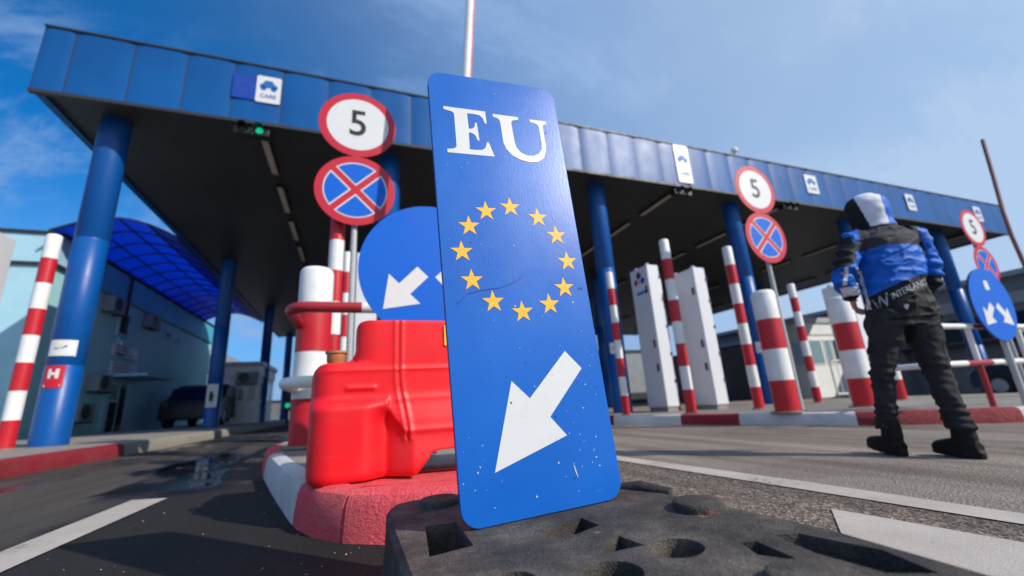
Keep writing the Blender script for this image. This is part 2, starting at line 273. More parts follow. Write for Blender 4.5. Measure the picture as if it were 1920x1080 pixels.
# ---------------------------------------------------------------- mesh helpers
def link(o, parent=None):
    COL.objects.link(o)
    if parent: o.parent = parent
    return o
def tag(o, label=None, cat=None, group=None, kind=None):
    if label: o['label'] = label
    if cat: o['category'] = cat
    if group: o['group'] = group
    if kind: o['kind'] = kind
    return o
def thing(name, label, cat, loc=(0, 0, 0), rz=0, group=None):
    o = bpy.data.objects.new(name, None); link(o); o.location = loc; o.rotation_euler = (0, 0, rz); o.empty_display_size = 0.1
    return tag(o, label, cat, group)
class MB:
    def __init__(s): s.v = []; s.f = []; s.m = []
    def add(s, vs, fs, mi=0):
        k = len(s.v); s.v += [tuple(p) for p in vs]
        for f in fs: s.f.append([i+k for i in f]); s.m.append(mi)
        return s
    def box(s, x0, x1, y0, y1, z0, z1, mi=0):
        return s.add([(x0, y0, z0), (x1, y0, z0), (x1, y1, z0), (x0, y1, z0), (x0, y0, z1), (x1, y0, z1), (x1, y1, z1), (x0, y1, z1)],
                     [(3, 2, 1, 0), (4, 5, 6, 7), (0, 1, 5, 4), (1, 2, 6, 5), (2, 3, 7, 6), (3, 0, 4, 7)], mi)
    def tube(s, pts, rad, n=20, mi=0, caps=True, mis=None):
        pts = [V(p) for p in pts]; rad = rad if isinstance(rad, (list, tuple)) else [rad]*len(pts)
        k = len(s.v); up = None
        for i, p in enumerate(pts):
            a = pts[max(0, i-1)]; c = pts[min(len(pts)-1, i+1)]; d = (c-a).normalized()
            if up is None:
                up = V((0, 0, 1)) if abs(d.z) < 0.9 else V((1, 0, 0))
            x = (up - d*up.dot(d)).normalized(); y = d.cross(x); up = x
            for j in range(n):
                t = 2*pi*j/n; s.v.append(tuple(p+(x*cos(t)+y*sin(t))*rad[i]))
        for i in range(len(pts)-1):
            for j in range(n):
                q = (j+1) % n
                s.f.append([k+i*n+j, k+i*n+q, k+(i+1)*n+q, k+(i+1)*n+j]); s.m.append(mis[i] if mis else mi)
        if caps:
            s.f.append([k+j for j in range(n)][::-1]); s.m.append(mis[0] if mis else mi)
            e = k+(len(pts)-1)*n; s.f.append([e+j for j in range(n)]); s.m.append(mis[-1] if mis else mi)
        return s
    def poly(s, pts, mi=0):
        return s.add(pts, [list(range(len(pts)))], mi)
    def prism(s, out2, y0, y1, mi=0, ax='xz'):
        """outline in x,z (counter-clockwise seen from -y) extruded y0 (front) .. y1"""
        n = len(out2)
        if ax == 'xz': A = [(p[0], y0, p[1]) for p in out2]+[(p[0], y1, p[1]) for p in out2]
        elif ax == 'xy': A = [(p[0], p[1], y1) for p in out2]+[(p[0], p[1], y0) for p in out2]
        elif ax == 'yz': A = [(y1, p[0], p[1]) for p in out2]+[(y0, p[0], p[1]) for p in out2]
        fs = [list(range(n)), list(range(2*n-1, n-1, -1))]+[[i, n+i, n+(i+1) % n, (i+1) % n] for i in range(n)]
        return s.add(A, fs, mi)
    def build(s, name, mats, parent=None, angle=35, bevel=0, seg=2, loc=None):
        me = bpy.data.meshes.new(name); me.from_pydata(s.v, [], s.f); me.validate()
        for m in (mats if isinstance(mats, (list, tuple)) else [mats]): me.materials.append(m)
        if len(me.polygons) == len(s.m): me.polygons.foreach_set('material_index', s.m)
        me.polygons.foreach_set('use_smooth', [True]*len(me.polygons)); me.set_sharp_from_angle(angle=R(angle)); me.update()
        o = bpy.data.objects.new(name, me); link(o, parent)
        if loc: o.location = loc
        if bevel:
            b = o.modifiers.new('bevel', 'BEVEL'); b.width = bevel; b.segments = seg; b.limit_method = 'ANGLE'; b.angle_limit = R(40)
        return o
def finalize(o):
    """bake the modifiers of a temporary object into a plain mesh"""
    bpy.context.view_layer.update(); dg = bpy.context.evaluated_depsgraph_get()
    return bpy.data.meshes.new_from_object(o.evaluated_get(dg))
def remeshed(mb, voxel, smooth=4, fac=0.5):
    o = mb.build('temporary_solid', [M['white']])
    r = o.modifiers.new('r', 'REMESH'); r.mode = 'VOXEL'; r.voxel_size = voxel
    if smooth:
        q = o.modifiers.new('s', 'SMOOTH'); q.iterations = smooth; q.factor = fac
    me = finalize(o); bpy.data.objects.remove(o); me.materials.clear()
    me.polygons.foreach_set('use_smooth', [True]*len(me.polygons)); return me
def mesh_obj(name, me, mats, parent=None, loc=None):
    for m in mats: me.materials.append(m)
    me.name = name; o = bpy.data.objects.new(name, me); link(o, parent)
    if loc: o.location = loc
    return o
def displace(me, fn):
    """fn(co, normal) -> new co, with the normals read once"""
    co = [v.co.copy() for v in me.vertices]; no = [v.normal.copy() for v in me.vertices]; flat = []
    for a, b_ in zip(co, no): flat += list(fn(a, b_))
    me.vertices.foreach_set('co', flat); me.update()
def text_polys(s, size, bold=0.0, shear=0.0):
    cu = bpy.data.curves.new('lettering', 'FONT'); cu.body = s; cu.size = size; cu.align_x = 'CENTER'; cu.align_y = 'CENTER'; cu.offset = bold; cu.shear = shear; cu.resolution_u = 6; cu.fill_mode = 'FRONT'
    o = bpy.data.objects.new('lettering', cu); COL.objects.link(o); bpy.context.view_layer.update()
    me = finalize(o); vs = [tuple(v.co) for v in me.vertices]; fs = [tuple(p.vertices) for p in me.polygons]
    bpy.data.objects.remove(o); bpy.data.meshes.remove(me); bpy.data.curves.remove(cu); return vs, fs
def put_text(mb, s, size, cx, cz, y, bold=0, mi=0, sx=1.0):
    vs, fs = text_polys(s, size, bold); return mb.add([(cx+v[0]*sx, y, cz+v[1]) for v in vs], fs, mi)
def rrect(x0, x1, z0, z1, r, n=6):
    o = []
    for cx, cz, a in ((x1-r, z0+r, -pi/2), (x1-r, z1-r, 0), (x0+r, z1-r, pi/2), (x0+r, z0+r, pi)):
        for i in range(n+1):
            t = a+pi/2*i/n; o.append((cx+r*cos(t), cz+r*sin(t)))
    return o
def circ(r, n=64, cx=0, cz=0): return [(cx+r*cos(2*pi*i/n), cz+r*sin(2*pi*i/n)) for i in range(n)]
def copy_tree(o, parent=None):
    c = o.copy(); COL.objects.link(c); c.parent = parent
    for ch in o.children: copy_tree(ch, c)
    return c
SL = 0.0174
def gz(x): return -SL*max(-40, min(40, x))

# ---------------------------------------------------------------- ground and markings
mb = MB(); xs = [-400, -40, -8, -2, 0, 2, 6, 12, 24, 40, 400]; ys = [-200, -20, 0, 2, 5, 10, 20, 40, 600]
for y in ys:
    for x in xs: mb.v.append((x, y, gz(x)))
nx = len(xs)
for j in range(len(ys)-1):
    for i in range(nx-1): mb.f.append([j*nx+i, j*nx+i+1, (j+1)*nx+i+1, (j+1)*nx+i]); mb.m.append(0)
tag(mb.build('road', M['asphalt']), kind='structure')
def marking(pts, name, dz=0.004):
    mb = MB(); mb.poly([(x, y, gz(x)+dz) for x, y in pts]); return tag(mb.build(name, M['road_paint']), kind='structure')
marking([(-1.085, -0.5), (-0.94, -0.5), (-0.925, 1.9), (-0.905, 2.93), (-1.075, 2.98), (-1.082, 2.0)], 'lane_line')
marking([(1.84, -1), (1.985, -1), (1.965, 0.8), (1.94, 1.53), (1.83, 2.78), (1.80, 6.2), (1.67, 6.2), (1.70, 2.6), (1.78, 1.41), (1.818, 0.77)], 'lane_line')
marking([(1.567, 1.14), (1.06, 0.745), (0.45, 0.27), (0.45, -0.3), (1.66, -0.3), (1.615, 0.69)], 'road_arrow_marking')

# ---------------------------------------------------------------- kerbed islands
def island(name, pts, colours, cap_split=None, cap_mats=None, h=0.15, label=None, width=0.1, default=1, red='kerb_red', joints=()):
    """closed outline (counter-clockwise). colours: list of (arc0, arc1, mat) along the outline"""
    # resample
    P = []; n = len(pts)
    for i in range(n):
        a, c = V(pts[i]), V(pts[(i+1) % n]); k = max(1, int((c-a).length/0.12)); k = min(k, 60)
        for j in range(k): P.append(a.lerp(c, j/k))
    for _ in range(3):   # soften corners
        P = [(P[i-1]+P[i]*2+P[(i+1) % len(P)])/4 for i in range(len(P))]
    if joints:   # a narrow groove between neighbouring kerb stones
        arc0 = [0]
        for i in range(len(P)-1): arc0.append(arc0[-1]+(P[i+1]-P[i]).length)
        new = []; groove = set()
        for i in range(len(P)):
            new.append(P[i])
            if i+1 < len(P):
                for jn in joints:
                    if arc0[i]+0.012 < jn < arc0[i+1]-0.012:
                        d = (P[i+1]-P[i]).normalized()
                        for o_ in (-0.008, -0.003, 0.003, 0.008):
                            if abs(o_) < 0.005: groove.add(len(new))
                            new.append(P[i]+d*(jn-arc0[i]+o_))
        P = new
    else: groove = set()
    n = len(P); nor = []
    for i in range(n):
        d = (P[(i+1) % n]-P[i-1]).normalized(); nor.append(V((-d.y, d.x)))
    prof = [(0.0, -0.02), (0.004, 0.04), (0.012, h*0.72), (0.026, h*0.91), (0.05, h*0.985), (0.075, h), (width, h)]
    mb = MB(); arc = [0]
    for i in range(n-1): arc.append(arc[-1]+(P[i+1]-P[i]).length)
    for i in range(n):
        for (o, z) in prof:
            gv = 0.012 if i in groove else 0.0
            q = P[i]+nor[i]*(o+gv); mb.v.append((q.x, q.y, gz(q.x)+z-gv*0.8*(z > h*0.9)))
    k = len(prof)
    for i in range(n):
        j = (i+1) % n; mi = default
        for a0, a1, m_ in colours:
            if a0 <= arc[i] < a1: mi = m_
        for t in range(k-1): mb.f.append([i*k+t, j*k+t, j*k+t+1, i*k+t+1]); mb.m.append(mi)
    inner = [(P[i]+nor[i]*width) for i in range(n)]
    if cap_split is None:
        mb.f.append([i*k+k-1 for i in range(n)]); mb.m.append(2)
    else:
        A = [i for i in range(n) if inner[i].y < cap_split]; B = [i for i in range(n) if inner[i].y >= cap_split]
        # outline starts behind the nose on the right, so A is contiguous
        st = next(i for i in range(n) if inner[i].y < cap_split and inner[i-1].y >= cap_split)
        A = [(st+q) % n for q in range(len(A))]; lastA = A[-1]; B = [(lastA+q) % n for q in range(len(B)+2)]
        mb.f.append([i*k+k-1 for i in A]); mb.m.append(0)
        mb.f.append([i*k+k-1 for i in B]); mb.m.append(2)
    o = mb.build(name, [M[red], M['kerb_white'], M['concrete'], M['kerb_plain']])
    return tag(o, label, 'traffic island', kind='structure'), P, arc
# near island: nose at y 1.46
left = [(0.12, 1.45), (-0.07, 1.555), (-0.15, 1.73), (-0.24, 2.1), (-0.375, 2.67), (-0.59, 3.64), (-0.70, 4.3), (-0.66, 4.75), (-0.60, 5.6), (-0.58, 9), (-0.58, 18), (-0.58, 28)]
right_ = [(0.9-x, y) for x, y in left][::-1]
pts1 = right_[:-1] + [(0.45, 1.44)] + left
pts1 = [(1.5, 28)]+[p for p in right_[1:]]+[(0.45, 1.43)]+left
# counter-clockwise = going down the right side (towards camera)? orient by area
def ccw(p):
    a = sum(p[i][0]*p[(i+1) % len(p)][1]-p[(i+1) % len(p)][0]*p[i][1] for i in range(len(p)))
    return p if a > 0 else p[::-1]
def runs(pts, test):
    d = 0; prev = None; R_ = []; on = False
    for i in range(len(pts)):
        a, c = V(pts[i]), V(pts[(i+1) % len(pts)])
        for j in range(60):
            q = a.lerp(c, j/60)
            if prev is not None: d += (q-prev).length
            prev = q
            if test(q):
                if not on: R_.append([d, d]); on = True
                R_[-1][1] = d
            else: on = False
    return R_
def arc_at(pts, test):
    d = 0; prev = None; res = []
    for i in range(len(pts)):
        a, c = V(pts[i]), V(pts[(i+1) % len(pts)]); k = 40
        for j in range(k):
            q = a.lerp(c, j/k)
            if prev is not None: d += (q-prev).length
            prev = q
            if test(q): res.append(d)
    return res
pts1 = ccw(pts1)
tot = arc_at(pts1, lambda q: True)[-1]
segs = []
red_nose = arc_at(pts1, lambda q: q.y < 2.02); segs.append((min(red_nose), max(red_nose), 0))
for y0, y1 in ((3.5, 4.75), (6.2, 7.6), (9, 10.5)):
    for side in (-1, 1):
        a = arc_at(pts1, lambda q: y0 < q.y < y1 and (q.x-0.45)*side > 0)
        if a: segs.append((min(a), max(a), 0))
jn = [q for sg in segs for q in sg[:2]]+[sum(q)/2 for q in runs(pts1, lambda q: (q-V((-0.115, 1.64))).length < 0.03 or (q-V((1.0, 1.62))).length < 0.05)]+[max(red_nose)+0.5, max(red_nose)+1.0]
island('kerb_island', pts1, segs, 1.97, joints=jn, label='kerbed island with a bulging faded red nose under the red barrier')
# right island, seen obliquely
pr_ = [(4.03, 6.27), (4.46, 5.36), (4.81, 4.62), (5.26, 3.46), (5.57, 3.01), (6.2, 2.44), (7.2, 1.95), (9, 1.7), (12.5, 1.7), (14, 3), (14, 10), (14, 28), (4.2, 28), (4.0, 10), (3.95, 7.2)]
pr_ = ccw(pr_)
segs = []
for y0, y1 in ((4.62, 5.36), (2.36, 3.46), (6.5, 7.4)):
    for a in runs(pr_, lambda q: y0 < q.y < y1 and q.x < 6.25): segs.append((a[0], a[1]+0.02, 0))
island('kerb_island', pr_, segs, red='kerb_red_dark', label='long kerbed island with red and white edge under the white cabinets')
# left pavement
pl_ = ccw([(-2.66, 5.0), (-2.5, 4.2), (-3.2, 3.7), (-9, 3.6), (-30, 3.6), (-30, 40), (-2.62, 40), (-2.62, 12)])
a = arc_at(pl_, lambda q: q.x > -3.3 and 3.7 < q.y < 5.55)
island('pavement', pl_, [(min(a), max(a), 0)], default=3, red='kerb_red_dark', label='paved kerb strip along the teal building with a short red kerb')

# ---------------------------------------------------------------- canopy
ZB, ZT, YF, XL, XR, YB = 5.0, 6.03, 6.77, -4.35, 21.3, 28.5
cn = thing('border_canopy', 'huge flat blue canopy roof with dark soffit on thick blue columns', 'canopy')
seams = [XL, -3.99, -3.29, -2.62, -1.98, -1.28, -0.58]
while seams[-1] < XR-0.4: seams.append(seams[-1]+0.703)
seams[-1] = XR
mb = MB()
for i in range(len(seams)-1):   # panels with a shallow crown so the sun catches each one
    x0, x1 = seams[i]+0.008, seams[i+1]-0.008; n = 6; rows = []
    for j in range(n+1):
        t = j/n; x = x0+(x1-x0)*t; e = 0.0 if 0 < j < n else 0.012
        y = YF+e-0.0025*(1-(2*t-1)**2); rows.append((x, y))
    k = len(mb.v)
    for x, y in rows: mb.v += [(x, y, ZB-0.02), (x, y, ZT)]
    for j in range(n): mb.f.append([k+2*j, k+2*j+2, k+2*j+3, k+2*j+1]); mb.m.append(0)
mb.box(XL, XR, YF+0.014, YF+0.10, ZB-0.015, ZT-0.01, 1)
mb.build('fascia', [M['fascia'], M['dark']], cn, 50)
mb = MB(); mb.box(XL, XL+0.1, YF+0.101, YB, ZB-0.02, ZT); mb.build('side_fascia', M['fascia'], cn)
mb = MB(); mb.box(XR-0.1, XR, YF+0.101, YB, ZB-0.02, ZT); mb.build('side_fascia', M['fascia'], cn)
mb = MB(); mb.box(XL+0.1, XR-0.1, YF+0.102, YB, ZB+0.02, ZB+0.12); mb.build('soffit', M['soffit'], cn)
mb = MB(); mb.box(XL+0.05, XR-0.05, YF+0.05, YB-0.05, ZT-0.12, ZT-0.02); mb.build('roof_deck', M['lgrey'], cn)
mb = MB(); mb.box(XL, XR, YF-0.02, YF+0.02, ZT, ZT+0.03); mb.box(XL+0.0, XR, YF-0.005, YF+0.06, ZB-0.075, ZB-0.021); mb.build('fascia_trim', M['dark'], cn)
colx = [-3.64, 0.50, 5.03, 9.07, 13.6, 18.2]
for iy, cy in enumerate((7.42, 14.2, 21.0, 27.6)):
    for x in colx:
        if iy and x > 10 and iy > 1: continue
        mb = MB(); z0 = gz(x)+0.15-0.02; r = 0.19
        mb.tube([(x, cy, z0), (x, cy, 1.2), (x, cy, 1.205), (x, cy, 1.235), (x, cy, 1.24), (x, cy, 3.0), (x, cy, 3.005), (x, cy, 3.035), (x, cy, 3.04), (x, cy, ZB+0.03)],
                [r, r, r-0.006, r-0.006, r, r, r-0.006, r-0.006, r, r], 40)
        mb.build('column', M['col_blue'], cn, 60)
for x in (-1.57, 2.75, 7.0, 10.5, 15.6, 19.5):
    y = 7.15
    while y < 26:
        mb = MB(); mb.box(x-0.07, x+0.07, y, y+1.25, ZB-0.04, ZB+0.018); mb.box(x-0.05, x+0.05, y+0.03, y+1.22, ZB-0.055, ZB-0.04, 1)
        mb.build('strip_light', [M['dark'], M['beige']], cn); y += 1.75
# direction panels on the fascia
def pictogram(x0, x1, z0, z1, label, navy=False, car=True, textz=True):
    t = thing('pictogram_sign', label, 'sign', ((x0+x1)/2, YF-0.012, z0), 0, 'lane pictogram signs on the fascia')
    W, H = x1-x0, z1-z0
    mb = MB(); mb.prism(rrect(-W/2, W/2, 0, H, 0.03), -0.012, 0.0); mb.build('panel', M['sign_white'], t)
    mb = MB(); cz = H*0.62; s = W*0.36
    body = [(-s, -0.03), (-s, 0.02), (-s*0.72, 0.045), (-s*0.42, 0.11), (s*0.35, 0.11), (s*0.66, 0.045), (s, 0.025), (s, -0.03)]
    mb.poly([(p[0], -0.0155, cz+p[1]) for p in body])
    for wx in (-s*0.58, s*0.58): mb.poly([(p[0], -0.0155, p[1]) for p in circ(0.042, 20, wx, cz-0.045)])
    mb.build('car_symbol', M['print_blue'], t)
    mb = MB(); put_text(mb, 'CARS', W*0.27, 0, H*0.24, -0.0155, 0.002); mb.build('lettering', M['print_blue'], t)
    if navy:
        mb = MB(); mb.prism([(-W/2-0.33, 0.02), (-W/2-0.005, 0.02), (-W/2-0.005, H-0.03), (-W/2-0.33, H-0.03)], -0.008, 0.0, 0); mb.build('navy_panel', M['sign_navy'], t)
        mb = MB()
        for i in range(12):
            a = 2*pi*i/12; mb.poly([(p[0], -0.011, p[1]) for p in circ(0.014, 8, -W/2-0.17+0.1*cos(a), H/2+0.1*sin(a))])
        mb.build('star_dots', M['star_dull'], t)
    return t
pictogram(-1.655, -1.30, 5.335, 5.84, 'white CARS pictogram beside a navy panel above the near-left lane', True)
pictogram(6.85, 7.27, 5.03, 6.02, 'tall white pictogram panel filling the fascia height in the sun glare')
pictogram(11.2, 11.66, 5.3, 5.85, 'white pictogram on the fascia right of the second speed sign')
pictogram(15.6, 16.0, 5.27, 5.81, 'white pictogram on the fascia above the hooded person')
pictogram(19.3, 19.72, 5.27, 5.80, 'white pictogram at the far right end of the fascia')
def lane_light(x, y, z, label, lit=True):
    t = thing('lane_traffic_light', label, 'traffic light', (x, y, z), 0, 'lane lights under the canopy')
    mb = MB(); mb.box(-0.26, 0.24, 0, 0.16, -0.16, 0.0); mb.build('housing', M['black'], t, bevel=0.012)
    for sx, m_ in ((0.1, M['green'] if lit else M['dark']), (-0.13, M['dark'])):
        mb = MB(); mb.tube([(sx, -0.006, -0.08), (sx, -0.016, -0.08)], [0.055, 0.05], 24); mb.build('lamp', m_, t)
        mb = MB(); arc = [(sx+0.075*cos(a), -0.075+0.075*sin(a)) for a in [pi*i/10 for i in range(11)]]
        arc = arc+[(sx+0.069*cos(a), -0.075+0.069*sin(a)) for a in [pi*i/10 for i in range(10, -1, -1)]]
        mb.prism(arc, -0.12, -0.001); mb.build('hood', M['black'], t)
lane_light(-1.66, 6.82, ZB-0.076, 'small lane light with a green lamp under the CARS pictogram')
lane_light(7.0, 6.82, ZB-0.076, 'dark lane light under the tall glaring pictogram panel', False)
lane_light(10.5, 6.82, ZB-0.076, 'dark lane light under the pictogram right of the second speed sign', False)
# plates stuck to the columns
def col_plate(name, label, x, z0, z1, w_, mat, deco=None, rot=0.0, group=None):
    t = thing(name, label, 'plate', (x, 7.42, z0), rot, group); r = 0.197; H = z1-z0; mb = MB(); n = 10; k = 0
    ha = w_/2/r
    for j in range(n+1):
        a = -ha+2*ha*j/n; mb.v += [(r*sin(a), -r*cos(a), 0), (r*sin(a), -r*cos(a), H)]
    for j in range(n): mb.f.append([2*j, 2*j+2, 2*j+3, 2*j+1]); mb.m.append(0)
    mb.build('plate_face', mat, t)
    def wrap(vs): return [((r+0.003)*sin(p[0]/r), -(r+0.003)*cos(p[0]/r), p[1]) for p in vs]
    if deco: deco(t, wrap, H)
    return t
def d_camera(t, wrap, H):
    mb = MB()
    for o in ([(-0.07, H*0.42), (-0.005, H*0.45), (0.05, H*0.58), (0.045, H*0.66), (-0.02, H*0.6), (-0.075, H*0.5)],): mb.poly(wrap(o))
    mb.build('dark_symbol', M['black'], t)
def d_h(t, wrap, H):
    mb = MB()
    for o in (rrect(-0.055, -0.02, 0.12, 0.24, 0.004), rrect(0.02, 0.055, 0.12, 0.24, 0.004), rrect(-0.02, 0.02, 0.162, 0.198, 0.001)): mb.poly(wrap(o))
    mb.poly(wrap(rrect(-0.085, 0.085, 0.015, 0.04, 0.004))); mb.build('letter', M['sign_white'], t)
col_plate('column_plate', 'white plate with a dark camera symbol on the left front column', -3.64, 1.34, 1.55, 0.29, M['sign_white'], d_camera, 0.12)
col_plate('hydrant_plate', 'red plate with a white H on the left front column', -3.64, 0.93, 1.215, 0.21, M['sign_red'], d_h, -0.03)
col_plate('column_plate', 'small white plate on the column just right of the blue plate', 5.03, 1.21, 1.43, 0.26, M['sign_white'], d_camera, -0.5)
col_plate('column_plate', 'small white plate on the column behind the thick striped bollard', 9.07, 1.15, 1.41, 0.28, M['sign_white'], d_camera, -0.6)
t = thing('column_plate', 'pale plate with a dark mark on the shaded second left column', 'plate', (-3.64, 14.2-0.2, 0.75))
mb = MB(); mb.prism(rrect(-0.12, 0.14, 0, 0.62, 0.02), -0.01, 0.0); mb.build('plate_face', M['lgrey'], t)
mb = MB(); mb.poly([(-0.06, -0.014, 0.2), (0.02, -0.014, 0.12), (0.06, -0.014, 0.3), (0.0, -0.014, 0.45), (-0.05, -0.014, 0.4)]); mb.build('dark_symbol', M['black'], t)

# ---------------------------------------------------------------- teal building, glazed roof
KB = 1.19
def out_(x, y, z): return (x*KB, y*KB, CAM_H+(z-CAM_H)*KB)
bd = thing('customs_building', 'two storey teal rendered building beside the canopy on the left', 'building', out_(-5.8, 10.72, 0.22)); bd.scale = (KB,)*3
def at(mb): return mb
mb = MB(); mb.box(-9, 0, 0, 10.6, -0.15, 3.45, 0); mb.build('wall', M['teal'], bd)
mb = MB(); mb.box(0.0, 0.03, 0.0, 10.6, -0.12, 3.30); mb.build('side_wall_face', M['teal_side'], bd)  # thin sheet carrying the shade-adjusted teal of this side
mb = MB(); mb.box(-9.02, 0.06, -0.05, 10.65, 3.45, 4.05); mb.build('parapet', M['teal'], bd)
mb = MB(); mb.box(0.06, 0.09, 0.5, 10.6, 3.36, 4.0); mb.build('parapet_band', M['teal_band'], bd)
mb = MB(); mb.box(-9.1, 0.13, -0.1, 10.7, 4.05, 4.1); mb.box(-9.03, 0.075, -0.065, 10.66, 3.40, 3.45); mb.build('coping', M['dark'], bd)
for y in (1.4, 3.9, 6.2, 8.6):
    pass
def win(y0, y1, z0, z1, mat='glass'):
    f = MB(); x = 0.03
    f.box(x, x+0.06, y0, y1, z0, z0+0.06); f.box(x, x+0.06, y0, y1, z1-0.06, z1); f.box(x, x+0.06, y0, y0+0.06, z0+0.06, z1-0.06); f.box(x, x+0.06, y1-0.06, y1, z0+0.06, z1-0.06)
    fo = f.build('window', M['teal'], bd); p = MB(); p.box(x+0.005, x+0.03, y0+0.06, y1-0.06, z0+0.06, z1-0.06); p.build('pane', M[mat], fo)
win(2.75, 3.35, 2.45, 3.08); win(2.9, 3.3, 1.95, 2.42); win(5.65, 6.1, 2.85, 3.05); win(6.6, 6.95, 2.8, 3.0)
dr = MB(); dr.box(0.03, 0.09, 2.75, 4.1, -0.02, 1.3); dro = dr.build('door', M['teal'], bd)
p = MB(); p.box(0.092, 0.10, 2.95, 3.25, 0.85, 1.22); p.build('pane', M['glass_pale'], dro)
p = MB(); p.box(0.092, 0.10, 2.95, 3.3, 0.02, 0.78); p.box(0.092, 0.10, 3.4, 3.7, 0.05, 1.25); p.build('pane', M['glass'], dro)
mb = MB(); mb.box(0.03, 0.9, 2.6, 4.4, 1.38, 1.45); mb.build('door_canopy', M['teal'], bd)
mb = MB(); mb.tube([(0.14, 2.9, 2.5), (0.14, 2.9, 4.0)], 0.035, 10); mb.build('downpipe', M['dark'], bd)
def wall_sign(y0, y1, z0, z1, label):
    t = thing('wall_sign', label, 'sign', out_(-5.8+0.04, 10.72+y0, 0.22+z0), 0, 'white information boards above the door'); t.scale = (KB,)*3
    mb = MB(); mb.box(0, 0.05, 0, y1-y0, 0, z1-z0); mb.build('board', M['lgrey'], t)
    mb = MB()
    for k in range(3): mb.box(0.051, 0.054, 0.1, y1-y0-0.15*(k+1), 0.06+k*0.085, 0.09+k*0.085)
    mb.build('text_line', M['band_grey'], t)
wall_sign(2.7, 4.0, 1.93, 2.22, 'upper white board on the teal wall above the door')
wall_sign(2.75, 4.1, 1.48, 1.78, 'lower white board on the teal wall above the door')
def ac(x, y, z, label, rz=pi/2):
    t = thing('air_conditioner', label, 'air conditioner', (x, y, z), rz, 'air conditioners on walls'); t.scale = (0.85,)*3
    mb = MB(); mb.box(-0.42, 0.42, -0.33, 0, 0, 0.55); mb.build('casing', M['band_grey'], t, bevel=0.015)
    mb = MB(); mb.tube([(-0.1, -0.333, 0.28), (-0.1, -0.345, 0.28)], 0.23, 28)
    mb.build('fan_grille', M['dark'], t)
    for bx in (-0.33, 0.33):
        mb = MB(); mb.box(bx-0.02, bx+0.02, -0.36, 0.0, -0.05, -0.005); mb.build('bracket', M['dark'], t)
    return t
ac(*out_(-5.765, 12.95, 3.12), 'air conditioner high on the teal wall nearest the blue column')
ac(*out_(-5.765, 15.1, 3.12), 'air conditioner high on the teal wall past the upper window')
ac(*out_(-5.765, 12.95, 1.22), 'air conditioner low on the teal wall left of the door')
ac(*out_(-5.765, 12.4, 0.55), 'lowest air conditioner on the teal wall behind the blue column')
gr = thing('glazed_roof', 'arched blue polycarbonate roof between the teal building and the canopy', 'roof')
prof = []
for i in range(13):
    t = i/12; x = -6.85+2.48*t; z = 4.98+0.02*t+0.42*sin(pi*t); prof.append((x, z))
mb = MB(); y0, y1 = 12.3, 23.5
for (x, z) in prof: mb.v += [(x, y0, z), (x, y1, z)]
for i in range(12): mb.f.append([2*i, 2*i+1, 2*i+3, 2*i+2]); mb.m.append(0)
o = mb.build('polycarbonate_sheet', M['poly'], gr); sd = o.modifiers.new('thickness', 'SOLIDIFY'); sd.thickness = 0.01
y = y0
mb = MB()
while y <= y1+0.01:
    mb.tube([(x, y, z-0.03) for x, z in prof], 0.022, 8); y += 0.86
mb.build('rib', M['dark'], gr)
mb = MB()
for i in (0, 3, 6, 9, 12): mb.tube([(prof[i][0], y0, prof[i][1]-0.05), (prof[i][0], y1, prof[i][1]-0.05)], 0.022, 8)
mb.build('purlin', M['dark'], gr)

# ---------------------------------------------------------------- booths, cabinets
def booth(name, label, x0, x1, y0, y1, z0, z1, blue=False):
    t = thing(name, label, 'booth', (x0, y0, z0)); W, D, H = x1-x0, y1-y0, z1-z0
    mb = MB(); mb.box(0, W, 0, D, 0, H*0.78); mb.build('wall', M['white'], t)
    mb = MB(); mb.box(-0.05, W+0.05, -0.05, D+0.05, H*0.78, H*0.93); mb.build('fascia_band', M['white'], t)
    mb = MB(); mb.box(-0.12, W+0.12, -0.12, D+0.12, H*0.93, H); mb.build('roof', M['grey'], t)
    def w(x0, x1, mat, z0=0.40, z1=0.72):
        f = MB(); f.box(x0, x1, -0.03, -0.002, H*z0, H*z1); fo = f.build('window', M['white'], t); p = MB(); p.box(x0+0.05, x1-0.05, -0.036, -0.031, H*z0+0.05, H*z1-0.05); p.build('pane', M[mat], fo)
    w(W*0.05, W*0.42, 'glass_pale'); w(W*0.48, W*0.68, 'glass_pale'); w(W*0.72, W*0.97, 'glass')
    for k in range(4):
        f = MB(); a = D*(0.05+0.24*k); f.box(W+0.002, W+0.03, a, a+D*0.2, H*0.40, H*0.72); fo = f.build('window', M['white'], t); p = MB(); p.box(W+0.031, W+0.036, a+0.04, a+D*0.2-0.04, H*0.40+0.05, H*0.72-0.05); p.build('pane', M['glass_pale'], fo)
        f = MB(); f.box(-0.03, -0.002, a, a+D*0.2, H*0.40, H*0.72); fo = f.build('window', M['white'], t); p = MB(); p.box(-0.036, -0.031, a+0.04, a+D*0.2-0.04, H*0.40+0.05, H*0.72-0.05); p.build('pane', M['glass_pale'], fo)
    if blue:
        mb = MB(); mb.box(0.05, W*0.36, -0.02, -0.002, H*0.12, H*0.30); mb.build('blue_panel', M['print_blue'], t)
    return t
booth('control_booth', 'pale control booth with blue panel beyond the shaded second left column', -5.04, -3.62, 20.0, 23.4, 0.0, 2.62, True)
t = ac(-4.0, 19.9, 1.72, 'dark air conditioner on the front of the pale control booth', 0)
booth('control_booth', 'white control booth with pale windows behind the thick striped bollard', 18.7, 21.0, 13.0, 15.5, -0.25, 3.25)
